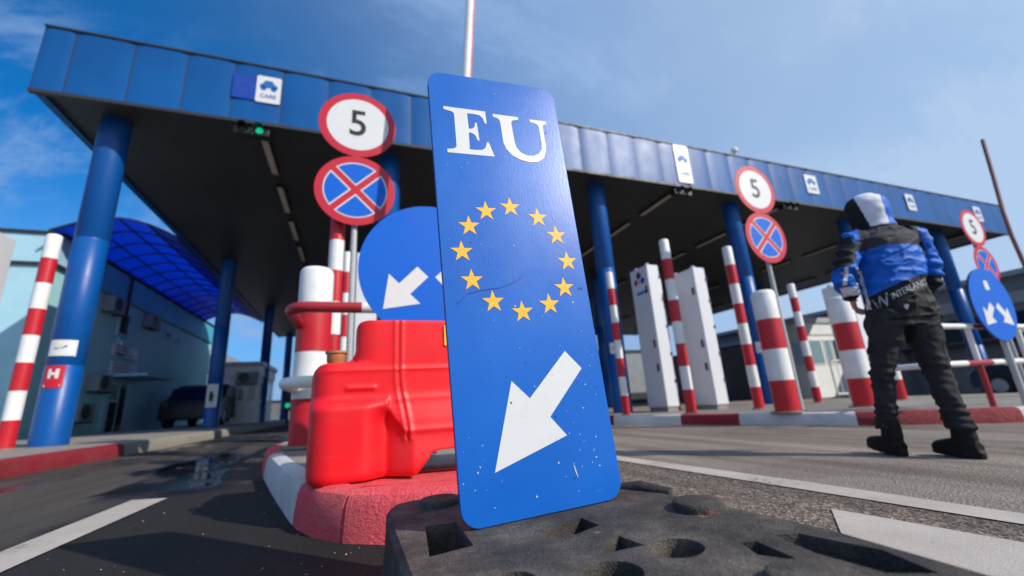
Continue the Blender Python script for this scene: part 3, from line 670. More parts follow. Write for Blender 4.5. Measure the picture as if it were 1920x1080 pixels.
def cabinet(name, label, x0, x1, y0, y1, z1, logo=False, group='white lane terminal cabinets'):
    z0 = gz(x0)+0.15
    t = thing(name, label, 'cabinet', (x0, y0, z0), 0, group); W, D, H = x1-x0, y1-y0, z1-z0
    mb = MB(); mb.box(0.02, W-0.02, 0.02, D-0.02, 0, 0.1); mb.build('plinth', M['concrete'], t)
    mb = MB(); mb.box(0, W, 0, D, 0.08, H); mb.build('housing', M['cab'], t, bevel=0.012)
    mb = MB(); mb.box(-0.006, 0.0, 0.03, D-0.03, 0.13, H*0.34); mb.box(-0.006, 0.0, 0.03, D-0.03, H*0.345, H*0.72); mb.box(-0.006, 0.0, 0.03, D-0.03, H*0.725, H-0.03); mb.build('door', M['cab'], t, bevel=0.004)
    for z in (H*0.26, H*0.42, H*0.80):
        mb = MB(); mb.box(-0.03, -0.007, 0.06, 0.10, z, z+0.14); mb.build('handle', M['dark'], t, bevel=0.006)
    for z in (H*0.18, H*0.36, H*0.55, H*0.74, H*0.9):
        mb = MB(); mb.box(W-0.02, W+0.012, -0.014, 0.03, z, z+0.06); mb.build('hinge', M['dark'], t)
    for px, py in ((0.1, 0.1), (0.1, D-0.1)):
        mb = MB(); mb.tube([(px, py, H), (px, py, H+0.03), (px, py, H+0.06)], [0.05, 0.05, 0.02], 16); mb.build('lifting_eye', M['grey'], t)
    if logo == 'front':
        for u, h_, r, mat in ((0.88, 0.945, 0.05, 'dark'), (0.90, 0.89, 0.045, 'sign_navy'), (0.86, 0.66, 0.05, 'dark'), (0.45, 0.9, 0.05, 'red')):
            m_ = MB(); m_.poly([(p[0], -0.0025, p[1]) for p in circ(r, 20, W*u, H*h_)]); m_.build('logo_dot', M[mat], t)
    elif logo:
        def dot(cy, cz, r, mat):
            m_ = MB(); c = circ(r, 20, cy, cz); m_.add([(-0.0085, p[0], p[1]) for p in c], [list(range(20))[::-1]]); m_.build('logo_dot', M[mat], t)
        dot(D*0.70, H*0.90, 0.062, 'red'); dot(D*0.30, H*0.90, 0.062, 'sign_navy'); dot(D*0.5, H*0.945, 0.07, 'dark'); dot(D*0.48, H*0.895, 0.03, 'orange')
        m_ = MB(); m_.add([(-0.0085, D*0.72, H*0.805), (-0.0085, D*0.22, H*0.805), (-0.0085, D*0.22, H*0.825), (-0.0085, D*0.72, H*0.825)], [(0, 1, 2, 3)]); m_.build('name_strip', M['print_blue'], t)
    return t
cabinet('terminal_cabinet', 'tall white cabinet with coloured logo dots between two striped posts', 5.31, 5.58, 6.43, 6.98, 2.84, True)
cabinet('terminal_cabinet', 'tall plain white cabinet behind the taller striped post', 6.10, 6.38, 6.07, 6.75, 2.71)
cabinet('terminal_cabinet', 'plain white cabinet behind the bollard next to the walking person', 7.85, 8.12, 4.5, 4.95, 2.02)
cabinet('terminal_cabinet', 'white cabinet with dark dots cut by the left picture edge', -5.05, -4.64, 7.2, 7.75, 3.08, 'front')
cabinet('terminal_cabinet', 'white cabinet behind the round blue arrow sign on the near island', -0.02, 0.28, 6.4, 6.95, 2.72)

# ---------------------------------------------------------------- striped posts and bollards
def post(name, label, x, y, h, r, bands, group, rings=24, lean=0):
    t = thing(name, label, 'post' if bands > 4 else 'bollard', (x, y, gz(x)+0.15), 0, group)
    pts = []; rad = []; mis = []
    for k in range(bands):
        z0, z1 = h*k/bands, h*(k+1)/bands; mi = 0 if k % 2 == 0 else 1
        if k == bands-1:
            for z, q in ((z0, 1), (z1-r*0.35, 1), (z1-r*0.16, 0.94), (z1-r*0.05, 0.82), (z1, 0.6)): pts.append((0, 0, z)); rad.append(r*q); mis.append(mi)
        else:
            for z in (z0, z1-0.001): pts.append((0, 0, z)); rad.append(r); mis.append(mi)
    mb = MB(); mb.tube(pts, rad, rings, 0, True, mis); mb.build('shaft', [M['red'], M['white']], t, 40)
    mb = MB(); mb.tube([(0, 0, -0.0), (0, 0, 0.018)], r*1.35, rings); mb.build('base_flange', M['concrete'], t)
    return t
G1 = 'slim red and white posts'
post('striped_post', 'slim striped post in front of the left front column', -3.70, 6.77, 2.63, 0.078, 8, G1)
post('striped_post', 'slim striped post beside the pole of the nearest speed sign', -0.21, 4.45, 2.62, 0.075, 8, G1)
post('striped_post', 'slim striped post just right of the blue plate, left of the first cabinet', 4.24, 6.16, 2.46, 0.062, 8, G1)
post('striped_post', 'tallest striped post, between the two white cabinets', 4.82, 5.32, 2.81, 0.078, 8, G1)
post('striped_post', 'shorter striped post half hidden behind the tallest striped post', 5.72, 6.68, 2.59, 0.072, 8, G1)
post('striped_post', 'striped post in front of the blue column right of the cabinets', 6.19, 5.30, 2.80, 0.080, 8, G1)
post('striped_post', 'thin striped post right of the thick bollard, before the white booth', 9.21, 6.43, 2.60, 0.078, 8, G1)
post('striped_post', 'striped post seen between the legs of the walking person', 9.9, 5.3, 1.55, 0.09, 4, G1)
post('striped_post', 'striped post behind the right round blue sign', 9.3, 2.75, 1.3, 0.085, 4, G1)
post('striped_post', 'thin striped post behind the pole of the nearest speed sign', -0.14, 6.1, 2.45, 0.06, 8, G1)
G2 = 'thick red and white bollards'
post('thick_bollard', 'thick striped bollard ringed by the red rail behind the red barrier', -0.33, 3.87, 1.47, 0.135, 4, G2, 40)
post('thick_bollard', 'thick striped bollard under the middle speed sign', 5.17, 4.02, 1.585, 0.145, 4, G2, 40)
post('thick_bollard', 'thick striped bollard left of the walking person', 6.66, 4.00, 1.56, 0.150, 4, G2, 40)

# ---------------------------------------------------------------- road signs
def disc_no_stop(parent, r, z):
    p = MB(); p.prism(circ(r, 64, 0, z), -0.004, 0.0); d = p.build('no_stopping_sign', M['sign_red'], parent)
    for q in range(4):
        a0 = q*pi/2
        def sector(rr, ww):
            o = [(ww*sqrt(2)*0.5, 0)] ; h = ww/2/rr
            lo, hi = -pi/4+math.asin(h), pi/4-math.asin(h)
            o += [(rr*cos(lo+(hi-lo)*i/14), rr*sin(lo+(hi-lo)*i/14)) for i in range(15)]
            return [(x*cos(a0)-y*sin(a0), x*sin(a0)+y*cos(a0)) for x, y in o]
        m1 = MB(); m1.poly([(x, -0.0065, z+y) for x, y in sector(r*0.80, r*0.165)]); m1.build('white_edging', M['sign_white'], d)
        m1 = MB(); m1.poly([(x, -0.009, z+y) for x, y in sector(r*0.765, r*0.24)]); m1.build('blue_quarter', M['sign_blue'], d)
    return d
def speed_post(label, x, y, zc5, r, zc0, tilt=0, base_dz=0.15):
    zb = gz(x)+base_dz
    t = thing('sign_post', label, 'road sign', (x, y, zb), tilt, 'speed limit and no stopping sign posts')
    z5, z0 = zc5-zb, zc0-zb
    mb = MB(); mb.tube([(0, 0.06, 0), (0, 0.06, z5+r*0.7)], 0.03, 20); mb.build('pole', M['grey'], t)
    mb = MB()
    for z in (z5+0.12, z5-0.12, z0+0.12, z0-0.12): mb.box(-0.05, 0.05, 0.002, 0.095, z-0.02, z+0.02)
    mb.build('clamp', M['grey'], t)
    p = MB(); p.prism(circ(r, 64, 0, z5), -0.004, 0.0); d = p.build('speed_limit_sign', M['sign_red'], t)
    p = MB(); p.poly([(q[0], -0.0065, q[1]) for q in circ(r*0.80, 64, 0, z5)]); p.build('white_face', M['sign_white'], d)
    p = MB(); put_text(p, '5', r*1.12, 0, z5, -0.009, r*0.012, 0, 0.92); p.build('numeral', M['black'], d)
    p = MB(); p.prism(circ(r, 64, 0, z5), 0.0005, 0.002); p.build('sign_back', M['grey'], d)
    disc_no_stop(t, r, z0)
    return t
speed_post('nearest speed sign showing 5 above a no stopping disc, beside the blue plate', -0.05, 4.3, 3.455, 0.40, 2.655)
speed_post('middle speed sign showing 5 with no stopping disc, right of the cabinets', 5.69, 4.16, 3.32, 0.40, 2.53)
speed_post('farthest speed sign showing 5, beyond the walking person near the right edge', 11.7, 4.19, 3.24, 0.40, 2.44)
def arrow_poly(tail, tip, w_, hw, hl):
    t, p = V(tail), V(tip); d = (p-t).normalized(); n = V((-d.y, d.x)); q = p-d*hl
    return [t+n*w_/2, q+n*w_/2, q+n*hw/2, p, q-n*hw/2, q-n*w_/2, t-n*w_/2]
def keep_sign(label, x, y, zc, r, sticker=False, base_dz=0.15, px=0.0):
    zb = gz(x)+base_dz; t = thing('direction_sign', label, 'road sign', (x, y, zb), 0, 'round blue signs with two arrows'); z = zc-zb
    mb = MB(); mb.tube([(px, 0.07, 0), (px, 0.07, z+r*0.5)], 0.03, 16); mb.build('pole', M['grey'], t)
    mb = MB(); mb.tube([(0, 0.0, z), (0, 0.01, z)], [r, r], 72); mb.build('disc', M['sign_blue'], t)
    mb = MB(); mb.tube([(0, 0.0105, z), (0, 0.03, z)], [r*0.985, r*0.985], 72); mb.build('disc_back', M['dark'], t)
    k = r/0.415
    for s in (-1, 1):
        mb = MB(); a = arrow_poly((s*0.052*k, -0.015*k), (s*0.275*k, -0.245*k), 0.088*k, 0.25*k, 0.17*k)
        if s > 0: a = a[::-1]
        mb.poly([(q.x, -0.0025, z+q.y) for q in a]); mb.build('arrow', M['sign_white'], t)
    if sticker:
        mb = MB(); mb.poly([(q[0], -0.0025, z+q[1]) for q in rrect(-0.06, 0.03, r*0.38, r*0.38+0.11, 0.02)]); mb.build('sticker', M['sign_white'], t)
keep_sign('large round blue sign with white arrows behind the blue plate', 0.43, 2.5, 1.22, 0.43)
keep_sign('round blue sign with two white arrows and a sticker near the right edge', 6.76, 2.48, 1.14, 0.42, True, px=0.12)

# ---------------------------------------------------------------- guard rails
def guard(label, x0, x1, y0, y1, ztop, zlow, rails, legs, group='red and white tubular guard rails', rt=0.03):
    t = thing('guard_rail', label, 'guard rail', ((x0+x1)/2, y0, gz((x0+x1)/2)+0.15), 0, group); ox = (x0+x1)/2; oz = gz(ox)+0.15
    def ring(z, mats_):
        rr = 0.16; pts = [(x0, y1)]
        pts += [(x0, y0+rr+0.05)]+[(x0+rr-rr*cos(a), y0+rr-rr*sin(a)) for a in [pi/2*i/6 for i in range(7)]]
        n = 14
        pts += [(x0+rr+(x1-x0-2*rr)*i/n, y0) for i in range(1, n)]
        pts += [(x1-rr+rr*sin(a), y0+rr-rr*cos(a)) for a in [pi/2*i/6 for i in range(7)]]+[(x1, y0+rr+0.05), (x1, y1)]
        mis = []
        for q in pts:
            mi = 1
            for a, b_ in mats_:
                if a <= q[0] < b_: mi = 0
            mis.append(mi)
        mb = MB(); mb.tube([(p[0]-ox, p[1]-y0, z-oz) for p in pts], rt, 14, 0, True, mis); mb.build('rail', [M['red_rail'], M['white']], t)
    ring(ztop, rails[0]); ring(zlow, rails[1])
    for x in legs:
        mb = MB(); zz = [0.0, zlow-oz-0.03, ztop-oz-0.01]
        mb.tube([(x-ox, 0.02, zz[0]), (x-ox, 0.02, zz[1]), (x-ox, 0.02, zz[1]+0.002), (x-ox, 0.02, zz[2])], 0.028, 14, 0, True, [0, 1, 1, 1]); mb.build('leg', [M['red_rail'], M['white']], t)
guard('tubular guard rail with a red top bar hooked around the thick bollard', -0.44, 1.36, 3.15, 6.0, 1.12, 0.61, ([(-1, 0.03)], [(0.3, 0.8)]), (0.62, 1.1), rt=0.04)
guard('tubular red and white guard rail behind the person on the right', 5.62, 8.2, 2.6, 3.1, 0.90, 0.50, ([(6.32, 6.9)], [(5.95, 6.5), (7.2, 7.6)]), (6.40, 7.45))

# ---------------------------------------------------------------- raised barrier arms
def arm(label, pts, r, bands, base_loc, mats=('red', 'white')):
    t = thing('barrier_arm', label, 'barrier', base_loc, 0, 'raised lane barriers'); b = V(base_loc)
    mb = MB(); mb.box(-0.17, 0.17, -0.13, 0.13, 0.0, 0.95); mb.build('housing', M['white'], t, bevel=0.015)
    P = [V(p)-b for p in pts]; Q = []; mis = []
    for i in range(len(P)-1):
        n = 10
        for j in range(n): Q.append(P[i].lerp(P[i+1], j/n)); mis.append(bands((i*n+j)/(n*(len(P)-1))))
    Q.append(P[-1]); mis.append(1)
    mb = MB(); mb.tube(Q, r, 10, 0, True, mis); mb.build('boom', [M[q] for q in mats], t)
    mb = MB(); mb.tube([q+V((r*0.85, -0.012, 0)) for q in (P[0].lerp(P[-1], 0.1), P[-1])] if len(P) == 2 else [P[0], P[0]+V((0, 0, 0.05))], 0.016, 8); mb.build('edge_strip', M['red'], t)
    return t
arm('white raised barrier boom sticking up behind the blue plate', [(0.78, 3.47, 1.0), (1.10, 3.47, 5.35)], 0.043, lambda u: 0 if (0.745 < u < 0.775 or 0.3 < u < 0.36) else 1, (0.76, 3.6, gz(0.76)+0.15))
arm('thin bent reddish barrier boom raised at the right picture edge', [(11.15, 3.5, 0.9), (11.03, 3.5, 2.27), (10.99, 3.5, 2.7), (11.02, 3.5, 3.17), (11.19, 3.5, 3.96), (11.34, 3.5, 4.77)], 0.03, lambda u: 0, (11.15, 3.65, gz(11.15)+0.15), ('boom_shaded', 'boom_shaded'))

# ---------------------------------------------------------------- EU plate
sc_ = 1.02
O_ = V((0, 0, CAM_H)); oo = O_+(V((0.187, 0.807, 0.184))-O_)*sc_
e1 = V((0.333, -0.006, 0.016)).normalized(); e2 = V((-0.048, 0.038, 0.998)); e2 = (e2-e1*e2.dot(e1)).normalized(); e3 = e2.cross(e1)   # e3 points away from the camera
eu = thing('eu_sign', 'tall blue plate reading EU with yellow stars and a white arrow', 'sign', oo)
mw = Matrix((( e1.x, e3.x, e2.x), (e1.y, e3.y, e2.y), (e1.z, e3.z, e2.z)))
eu.rotation_euler = mw.to_euler()
k = sc_
def P2(l): return [(u*k, v*k) for u, v in l]
mb = MB(); mb.prism(P2(rrect(0, 0.3335, 0, 1.0, 0.036, 10)), 0.0, 0.004)
plate = mb.build('plate', M['eu'], eu, 35, 0.0012, 2)
m_, nt_, b_ = base('raw_aluminium_edge', (0.07, 0.09, 0.11), 0.5, 0.3)
M['alu'] = m_
mb = MB(); mb.prism(P2(rrect(0.001, 0.3325, 0.001, 0.999, 0.036, 10)), 0.0042, 0.0165); mb.build('backing', M['alu'], eu)
Epoly = [(0.032, 0.901), (0.1352, 0.901), (0.1355, 0.866), (0.1305, 0.866), (0.127, 0.880), (0.1195, 0.8875), (0.106, 0.889), (0.089, 0.889), (0.089, 0.8455), (0.094, 0.8455), (0.1005, 0.848), (0.1045, 0.855), (0.1058, 0.8645), (0.1105, 0.8645), (0.1125, 0.8148), (0.1078, 0.8148), (0.1045, 0.827), (0.099, 0.8325), (0.0925, 0.8345), (0.088, 0.8345),
         (0.0865, 0.788), (0.105, 0.788), (0.118, 0.790), (0.126, 0.797), (0.1305, 0.8125), (0.1355, 0.812), (0.1462, 0.7745), (0.033, 0.7745), (0.033, 0.7835), (0.0495, 0.7865), (0.0555, 0.793), (0.0565, 0.884), (0.050, 0.8895), (0.0325, 0.8925)]
Upoly = [(0.1537, 0.8968), (0.2205, 0.8968), (0.2205, 0.8885), (0.2065, 0.8855), (0.2015, 0.8815), (0.2005, 0.874), (0.2025, 0.822), (0.2065, 0.805), (0.2155, 0.793), (0.2305, 0.7865), (0.2475, 0.787), (0.263, 0.7945), (0.2725, 0.808), (0.2755, 0.825), (0.2745, 0.872), (0.2725, 0.880), (0.266, 0.884), (0.2515, 0.8865), (0.2513, 0.8945), (0.2977, 0.8945), (0.2977, 0.886), (0.2885, 0.883), (0.2855, 0.877), (0.2865, 0.825), (0.284, 0.803), (0.275, 0.7835), (0.258, 0.771), (0.236, 0.7675), (0.2115, 0.7725), (0.1905, 0.7835), (0.178, 0.799), (0.1725, 0.817), (0.171, 0.875), (0.169, 0.882), (0.164, 0.8865), (0.1537, 0.8885)]
dy = -0.0007
for nm, pl in (('letter_e', Epoly), ('letter_u', Upoly)):
    mb = MB(); pp = P2(pl); mb.poly([(x, dy, z) for x, z in (pp if nm == 'x' else pp[::-1])]); o = mb.build(nm, M['sign_white'], eu)
stars = [(0.1687, 0.6435), (0.1092, 0.6305), (0.0668, 0.5925), (0.0452, 0.5318), (0.0615, 0.4671), (0.103, 0.4188), (0.1660, 0.3945), (0.2318, 0.4093), (0.2745, 0.4468), (0.2932, 0.5105), (0.2754, 0.5754), (0.2346, 0.6197)]
for u, v in stars:
    mb = MB(); pts = []
    for i in range(10):
        a = pi/2-2*pi*i/10; r = 0.0255 if i % 2 == 0 else 0.0099; pts.append(((u+r*cos(a))*k, dy, (v-0.0012+r*sin(a))*k))
    mb.poly(pts[::-1]); mb.build('star', M['yellow'], eu)
ar = [(0.2513, 0.303), (0.2849, 0.2633), (0.1965, 0.1729), (0.2276, 0.1333), (0.0697, 0.0871), (0.1228, 0.251), (0.1577, 0.2134)]
mb = MB(); mb.poly([(x, dy, z) for x, z in P2(ar)][::-1]); mb.build('arrow', M['sign_white'], eu)
# stone chips through the film: small raised flecks in random irregular outline
random.seed(11); mb = MB()
for i in range(64):
    u = random.uniform(0.02, 0.315); v = random.choice([random.uniform(0.02, 0.4), random.uniform(0.02, 0.98)])
    if i % 3 == 0: u = random.uniform(0.2, 0.32); v = random.uniform(0.05, 0.3)
    r = random.choice([0.0009, 0.0012, 0.0016, 0.0022]); n = 7; a0 = random.random()*6; sq = random.uniform(0.5, 1)
    mb.poly([((u+r*random.uniform(0.6, 1.1)*cos(a0+2*pi*j/n))*k, dy*1.6, (v+r*sq*random.uniform(0.8, 1.4)*sin(a0+2*pi*j/n))*k) for j in range(n)][::1], 0 if random.random() < 0.75 else 1)
mb.poly([(x*k, dy*1.6, z*k) for x, z in ((0.232, 0.078), (0.2345, 0.074), (0.2385, 0.054), (0.2372, 0.053), (0.2335, 0.066))][::-1])
for pts, wd in (([(0.026, 0.415), (0.05, 0.437), (0.085, 0.444), (0.125, 0.449), (0.16, 0.462), (0.18, 0.476)], 0.0011), ([(0.31, 0.44), (0.314, 0.447), (0.318, 0.441), (0.323, 0.446)], 0.0012)):
    for i in range(len(pts)-1):
        a, c = V(pts[i]), V(pts[i+1]); d = (c-a).normalized(); n_ = V((-d.y, d.x))*wd
        mb.poly([((q.x)*k, dy*1.6, q.y*k) for q in (a-n_, c-n_, c+n_, a+n_)], 2)
tag(mb.build('paint_chips', [M['lgrey'], M['dark'], M['sign_navy']], eu), kind='stuff')
# a short tongue under the plate sits in the slot of the block
mb = MB(); mb.box(0.05*k, 0.28*k, 0.006, 0.012, -0.06, 0.03)
mb.build('mounting_tongue', M['alu'], eu)

# ---------------------------------------------------------------- rubber block
HB = 0.186; KBK = 0.936
blk = thing('rubber_base', 'heavy black recycled rubber block holding the blue plate', 'sign base', (0.40, 0.8, gz(0.4)))
def bo(p): return (p[0]*KBK-0.40, p[1]*KBK-0.8)
outl = [(0.09, 0.15), (0.60, 0.15), (0.665, 0.30), (0.685, 0.50), (0.672, 0.72), (0.655, 0.85), (0.615, 0.95), (0.52, 1.11), (0.38, 1.20), (0.27, 1.235), (0.16, 1.262), (0.115, 1.25), (0.092, 1.205), (0.085, 1.0)]
def offs(pl, d):
    n = len(pl); r = []
    for i in range(n):
        a, c = V(pl[i-1]), V(pl[(i+1) % n]); t_ = (c-a).normalized(); r.append((pl[i][0]+t_.y*d, pl[i][1]-t_.x*d))
    return r
ol = [bo(p) for p in outl]
base_out = []
for p in offs(ol, 0.0):
    base_out.append(p)
low = [(x+(0.03 if x > 0.15 else -0.004), y) if True else p for x, y in offs(ol, 0.012)]
n = len(ol); mb = MB()
lay = [(low, 0.0), ([(x+(0.026 if x > 0.15 else -0.002), y) for x, y in offs(ol, 0.010)], 0.05), ([(x+(0.012 if x > 0.15 else 0), y) for x, y in offs(ol, 0.006)], 0.11), (offs(ol, 0.004), HB-0.012), (offs(ol, -0.006), HB)]
for pl, z in lay: mb.v += [(x, y, z) for x, y in pl]
for i in range(len(lay)-1):
    for j in range(n): mb.f.append([i*n+j, i*n+(j+1) % n, (i+1)*n+(j+1) % n, (i+1)*n+j]); mb.m.append(0)
mb.f.append(list(range(n))[::-1]); mb.m.append(0); mb.f.append([(len(lay)-1)*n+j for j in range(n)]); mb.m.append(0)
solid = mb.build('temporary_block', [M['rubber']])
cut = MB()
def pocket(pts, z0, z1=0.3): cut.prism([bo(p) for p in ccw(pts)], z0, z1, 0, 'xy')
pocket([(0.128, 0.795), (0.205, 0.800), (0.212, 0.965), (0.150, 0.985)], 0.012)
pocket([(0.305, 0.765), (0.372, 0.735), (0.428, 0.751), (0.425, 0.812), (0.36, 0.80)], 0.03)
pocket([(0.355, 0.632), (0.43, 0.622), (0.424, 0.682), (0.385, 0.665)], 0.03)
pocket(circ(0.040, 24, 0.46, 0.585), 0.06); pocket(circ(0.042, 24, 0.335, 0.565), 0.06); pocket(circ(0.036, 20, 0.21, 0.62), 0.06)
pocket([(0.525, 0.50), (0.545, 0.545), (0.565, 0.535), (0.55, 0.455)], 0.03)
pocket([(0.585, 0.46), (0.602, 0.535), (0.635, 0.52), (0.655, 0.42), (0.63, 0.35), (0.59, 0.38)], 0.02)
pocket(circ(0.045, 24, 0.40, 0.30), 0.1)
cuto = cut.build('temporary_cutters', [M['rubber']])
bm_ = solid.modifiers.new('b', 'BOOLEAN'); bm_.object = cuto; bm_.operation = 'DIFFERENCE'; bm_.solver = 'EXACT'
me = finalize(solid); bpy.data.objects.remove(solid); bpy.data.objects.remove(cuto); me.materials.clear()
def tilt(x): return (x+0.205)*0.046
displace(me, lambda q, nn: q+V((0, 0, tilt(q.x)*max(0, q.z)/HB)))
me.polygons.foreach_set('use_smooth', [True]*len(me.polygons)); me.set_sharp_from_angle(angle=R(30))
o = mesh_obj('block', me, [M['rubber']], blk)
bv = o.modifiers.new('bevel', 'BEVEL'); bv.width = 0.005; bv.segments = 3; bv.limit_method = 'ANGLE'; bv.angle_limit = R(28); bv.harden_normals = False
for cx, cy, r in ((0.63, 0.715, 0.047), (0.215, 1.16, 0.05), (0.50, 0.40, 0.05)):
    mb = MB(); p = bo((cx, cy)); hb = HB+tilt(p[0]); mb.tube([(p[0], p[1], hb-0.012), (p[0], p[1], hb+0.006), (p[0], p[1], hb+0.011), (p[0], p[1], hb+0.013)], [r, r, r*0.95, r*0.85], 32); mb.build('stud', M['rubber'], blk, 60)
mb = MB(); mb.tube([(0.165, 0.14, HB+0.006), (0.215, 0.075, HB+0.018), (0.25, 0.02, HB+0.008)], 0.014, 12); mb.build('lifting_loop', M['rubber'], blk)

# ---------------------------------------------------------------- red water barrier
wb = thing('water_barrier', 'red moulded plastic water filled barrier with a step and tan cap', 'barrier', (-0.155, 1.73, gz(0)+0.15))
Lb, Db = 1.18, 0.46
def ss(a, b_, x):
    t = max(0.0, min(1.0, (x-a)/(b_-a))); return t*t*(3-2*t)
def front(x, z):
    """depth of the moulded front face behind y = 0"""
    u = min(x, Lb-x)
    y = 0.072-0.004*ss(0.416, 0.408, z)
    led = y+(0.030-y)*ss(0.312, 0.258, z)                      # sloping ledge down to the swollen end
    yb = led+(0.055*ss(0.19, 0.292, u))*ss(0.30, 0.20, z)        # the end rounds back into the valley
    yr = y+(0.036-y)*ss(0.335, 0.16, z)-0.018*ss(0.16, 0.02, z)  # right of the ridge the face leans out to the foot
    xr = 0.285+0.095*ss(0.275, 0.11, z)
    if u >= xr: r = yr
    elif u <= 0.285: r = yb if z < 0.30 else led
    else: r = yb+(yr-yb)*((u-0.285)/(xr-0.285))**0.8
    k = ss(0.30, 0.345, z)
    r = r if z < 0.30 else y+(r-y)*1.0
    xrib = 0.325+0.035*ss(0.40, 0.13, z)
    if z > 0.13:
        for o, h in ((-0.012, -0.007), (0.0, 0.006), (0.012, -0.007)): r += h*math.exp(-((u-xrib-o)/0.0055)**2)
    r -= 0.004*math.exp(-((z-0.41)/0.006)**2)*ss(0.03, 0.06, u)
    if u > xr-0.01: r -= 0.006*math.exp(-((z-0.165)/0.009)**2)+0.003*math.exp(-((z-0.29)/0.009)**2)
    if 0.13 < u < 0.235: r -= 0.010*math.exp(-((z-0.338)/0.006)**2)
    re = 0.085                                                   # rounded vertical ends
    if u < re: r += (re-sqrt(max(0, re*re-(re-u)**2)))*0.9
    if z > 0.44 and u < 0.24:
        v_ = max(0.0, min(0.08, u-0.16)); r += (0.08-sqrt(max(0, 0.0064-(0.08-v_)**2)))*0.6
    tb = 0.03
    if z < tb: r += (tb-sqrt(max(0, tb*tb-(tb-z)**2)))*0.5
    return r
def mir(pl): return pl+[(Lb-x, z) for x, z in reversed(pl)]
nxg, nzg = 197, 104; mb = MB()
GX = [-0.01+(Lb+0.02)*i/(nxg-1) for i in range(nxg)]; GZ = [-0.01+0.64*j/(nzg-1) for j in range(nzg)]
for sgn in (0, 1):
    for z in GZ:
        for x in GX:
            f_ = front(min(max(x, 0.0), Lb), max(z, 0.0)); mb.v.append((x, f_ if not sgn else Db-f_, z))
q0 = nxg*nzg
for j in range(nzg-1):
    for i in range(nxg-1):
        k_ = j*nxg+i; mb.f.append([k_, k_+1, k_+nxg+1, k_+nxg]); mb.f.append([q0+k_, q0+k_+nxg, q0+k_+nxg+1, q0+k_+1]); mb.m += [0, 0]
for i in range(nxg-1):
    mb.f.append([i, q0+i, q0+i+1, i+1]); t_ = (nzg-1)*nxg+i; mb.f.append([t_, t_+1, q0+t_+1, q0+t_]); mb.m += [0, 0]
for j in range(nzg-1):
    a_ = j*nxg; mb.f.append([a_, a_+nxg, q0+a_+nxg, q0+a_]); a_ += nxg-1; mb.f.append([a_, q0+a_, q0+a_+nxg, a_+nxg]); mb.m += [0, 0]
slab = mb.build('temporary_slab', [M['white']])
half = [(0.49, 0.085), (0.455, 0.078), (0.40, 0.012), (0.385, 0.0), (0.03, 0.0), (0.008, 0.008), (0.0, 0.03), (0.0, 0.385), (0.008, 0.412), (0.028, 0.432), (0.055, 0.440), (0.115, 0.442), (0.138, 0.450), (0.153, 0.468), (0.158, 0.49), (0.158, 0.575), (0.163, 0.595), (0.177, 0.608), (0.20, 0.612)]
mb = MB(); mb.prism(ccw(mir(half)), -0.2, 0.8); cutter = mb.build('temporary_outline', [M['white']])
bo_ = slab.modifiers.new('b', 'BOOLEAN'); bo_.object = cutter; bo_.operation = 'INTERSECT'; bo_.solver = 'EXACT'
r_ = slab.modifiers.new('r', 'REMESH'); r_.mode = 'VOXEL'; r_.voxel_size = 0.0055
q_ = slab.modifiers.new('s', 'SMOOTH'); q_.iterations = 4; q_.factor = 0.5
me = finalize(slab); bpy.data.objects.remove(slab); bpy.data.objects.remove(cutter); me.materials.clear()
me.polygons.foreach_set('use_smooth', [True]*len(me.polygons))
mesh_obj('tank', me, [M['barrier']], wb)
mb = MB(); cxp, cyp = 0.085, 0.15
mb.tube([(cxp, cyp, 0.425), (cxp, cyp, 0.450), (cxp, cyp, 0.452), (cxp, cyp, 0.482), (cxp, cyp, 0.484), (cxp, cyp, 0.492)], [0.034, 0.034, 0.036, 0.037, 0.043, 0.043], 28); mb.build('filler_cap', M['cap'], wb, 50)
mb = MB(); mb.poly([(x, 0.066, z) for x, z in rrect(0.515, 0.66, 0.50, 0.59, 0.006)]); mb.build('reflector', M['yellow'], wb)

# ---------------------------------------------------------------- the walking person
PX, PY, PZ = 3.2, 1.62, gz(3.2)
ca, sa = cos(YAW), sin(YAW)
pe_ = thing('person', 'person walking away, hood up, in blue and black jacket, dark trousers, black boots', 'person', (PX, PY, PZ), -YAW)
F = V((0.10, 0.99, 0)).normalized(); RT = V((F.y, -F.x, 0))
class Loft(MB):
    def limb(s, pts, n=18):
        """pts: (centre, rx, ry, side-axis); elliptical cross-sections"""
        kk = len(s.v); m = len(pts)
        for i, (c, rx, ry, ax) in enumerate(pts):
            c = V(c); a = V(pts[max(0, i-1)][0]); b = V(pts[min(m-1, i+1)][0]); d = (b-a).normalized()
            x = V(ax); x = (x-d*x.dot(d)).normalized(); y = d.cross(x)
            for j in range(n):
                t = 2*pi*j/n; s.v.append(tuple(c+x*rx*cos(t)+y*ry*sin(t)))
        for i in range(m-1):
            for j in range(n): s.f.append([kk+i*n+j, kk+i*n+(j+1) % n, kk+(i+1)*n+(j+1) % n, kk+(i+1)*n+j]); s.m.append(0)
        s.f.append([kk+j for j in range(n)][::-1]); s.m.append(0); s.f.append([kk+(m-1)*n+j for j in range(n)]); s.m.append(0)
pel = V((0.03, 0.0, 0.86)); che = V((0.075, 0.01, 1.20)); nek = V((0.075, 0.03, 1.42)); hd = V((0.07, 0.05, 1.55))
shL = V((0.075, 0.0, 1.355))-RT*0.195; shR = V((0.085, 0.01, 1.365))+RT*0.20
elL = V((-0.250, 0.0, 1.12)); wrL = V((-0.172, 0.085, 0.990)); elR = V((0.318, 0.0, 1.12)); wrR = V((0.300, 0.07, 0.98))
VD = V((0.67, 0.74, 0)).normalized()   # the side the figure is mostly seen from
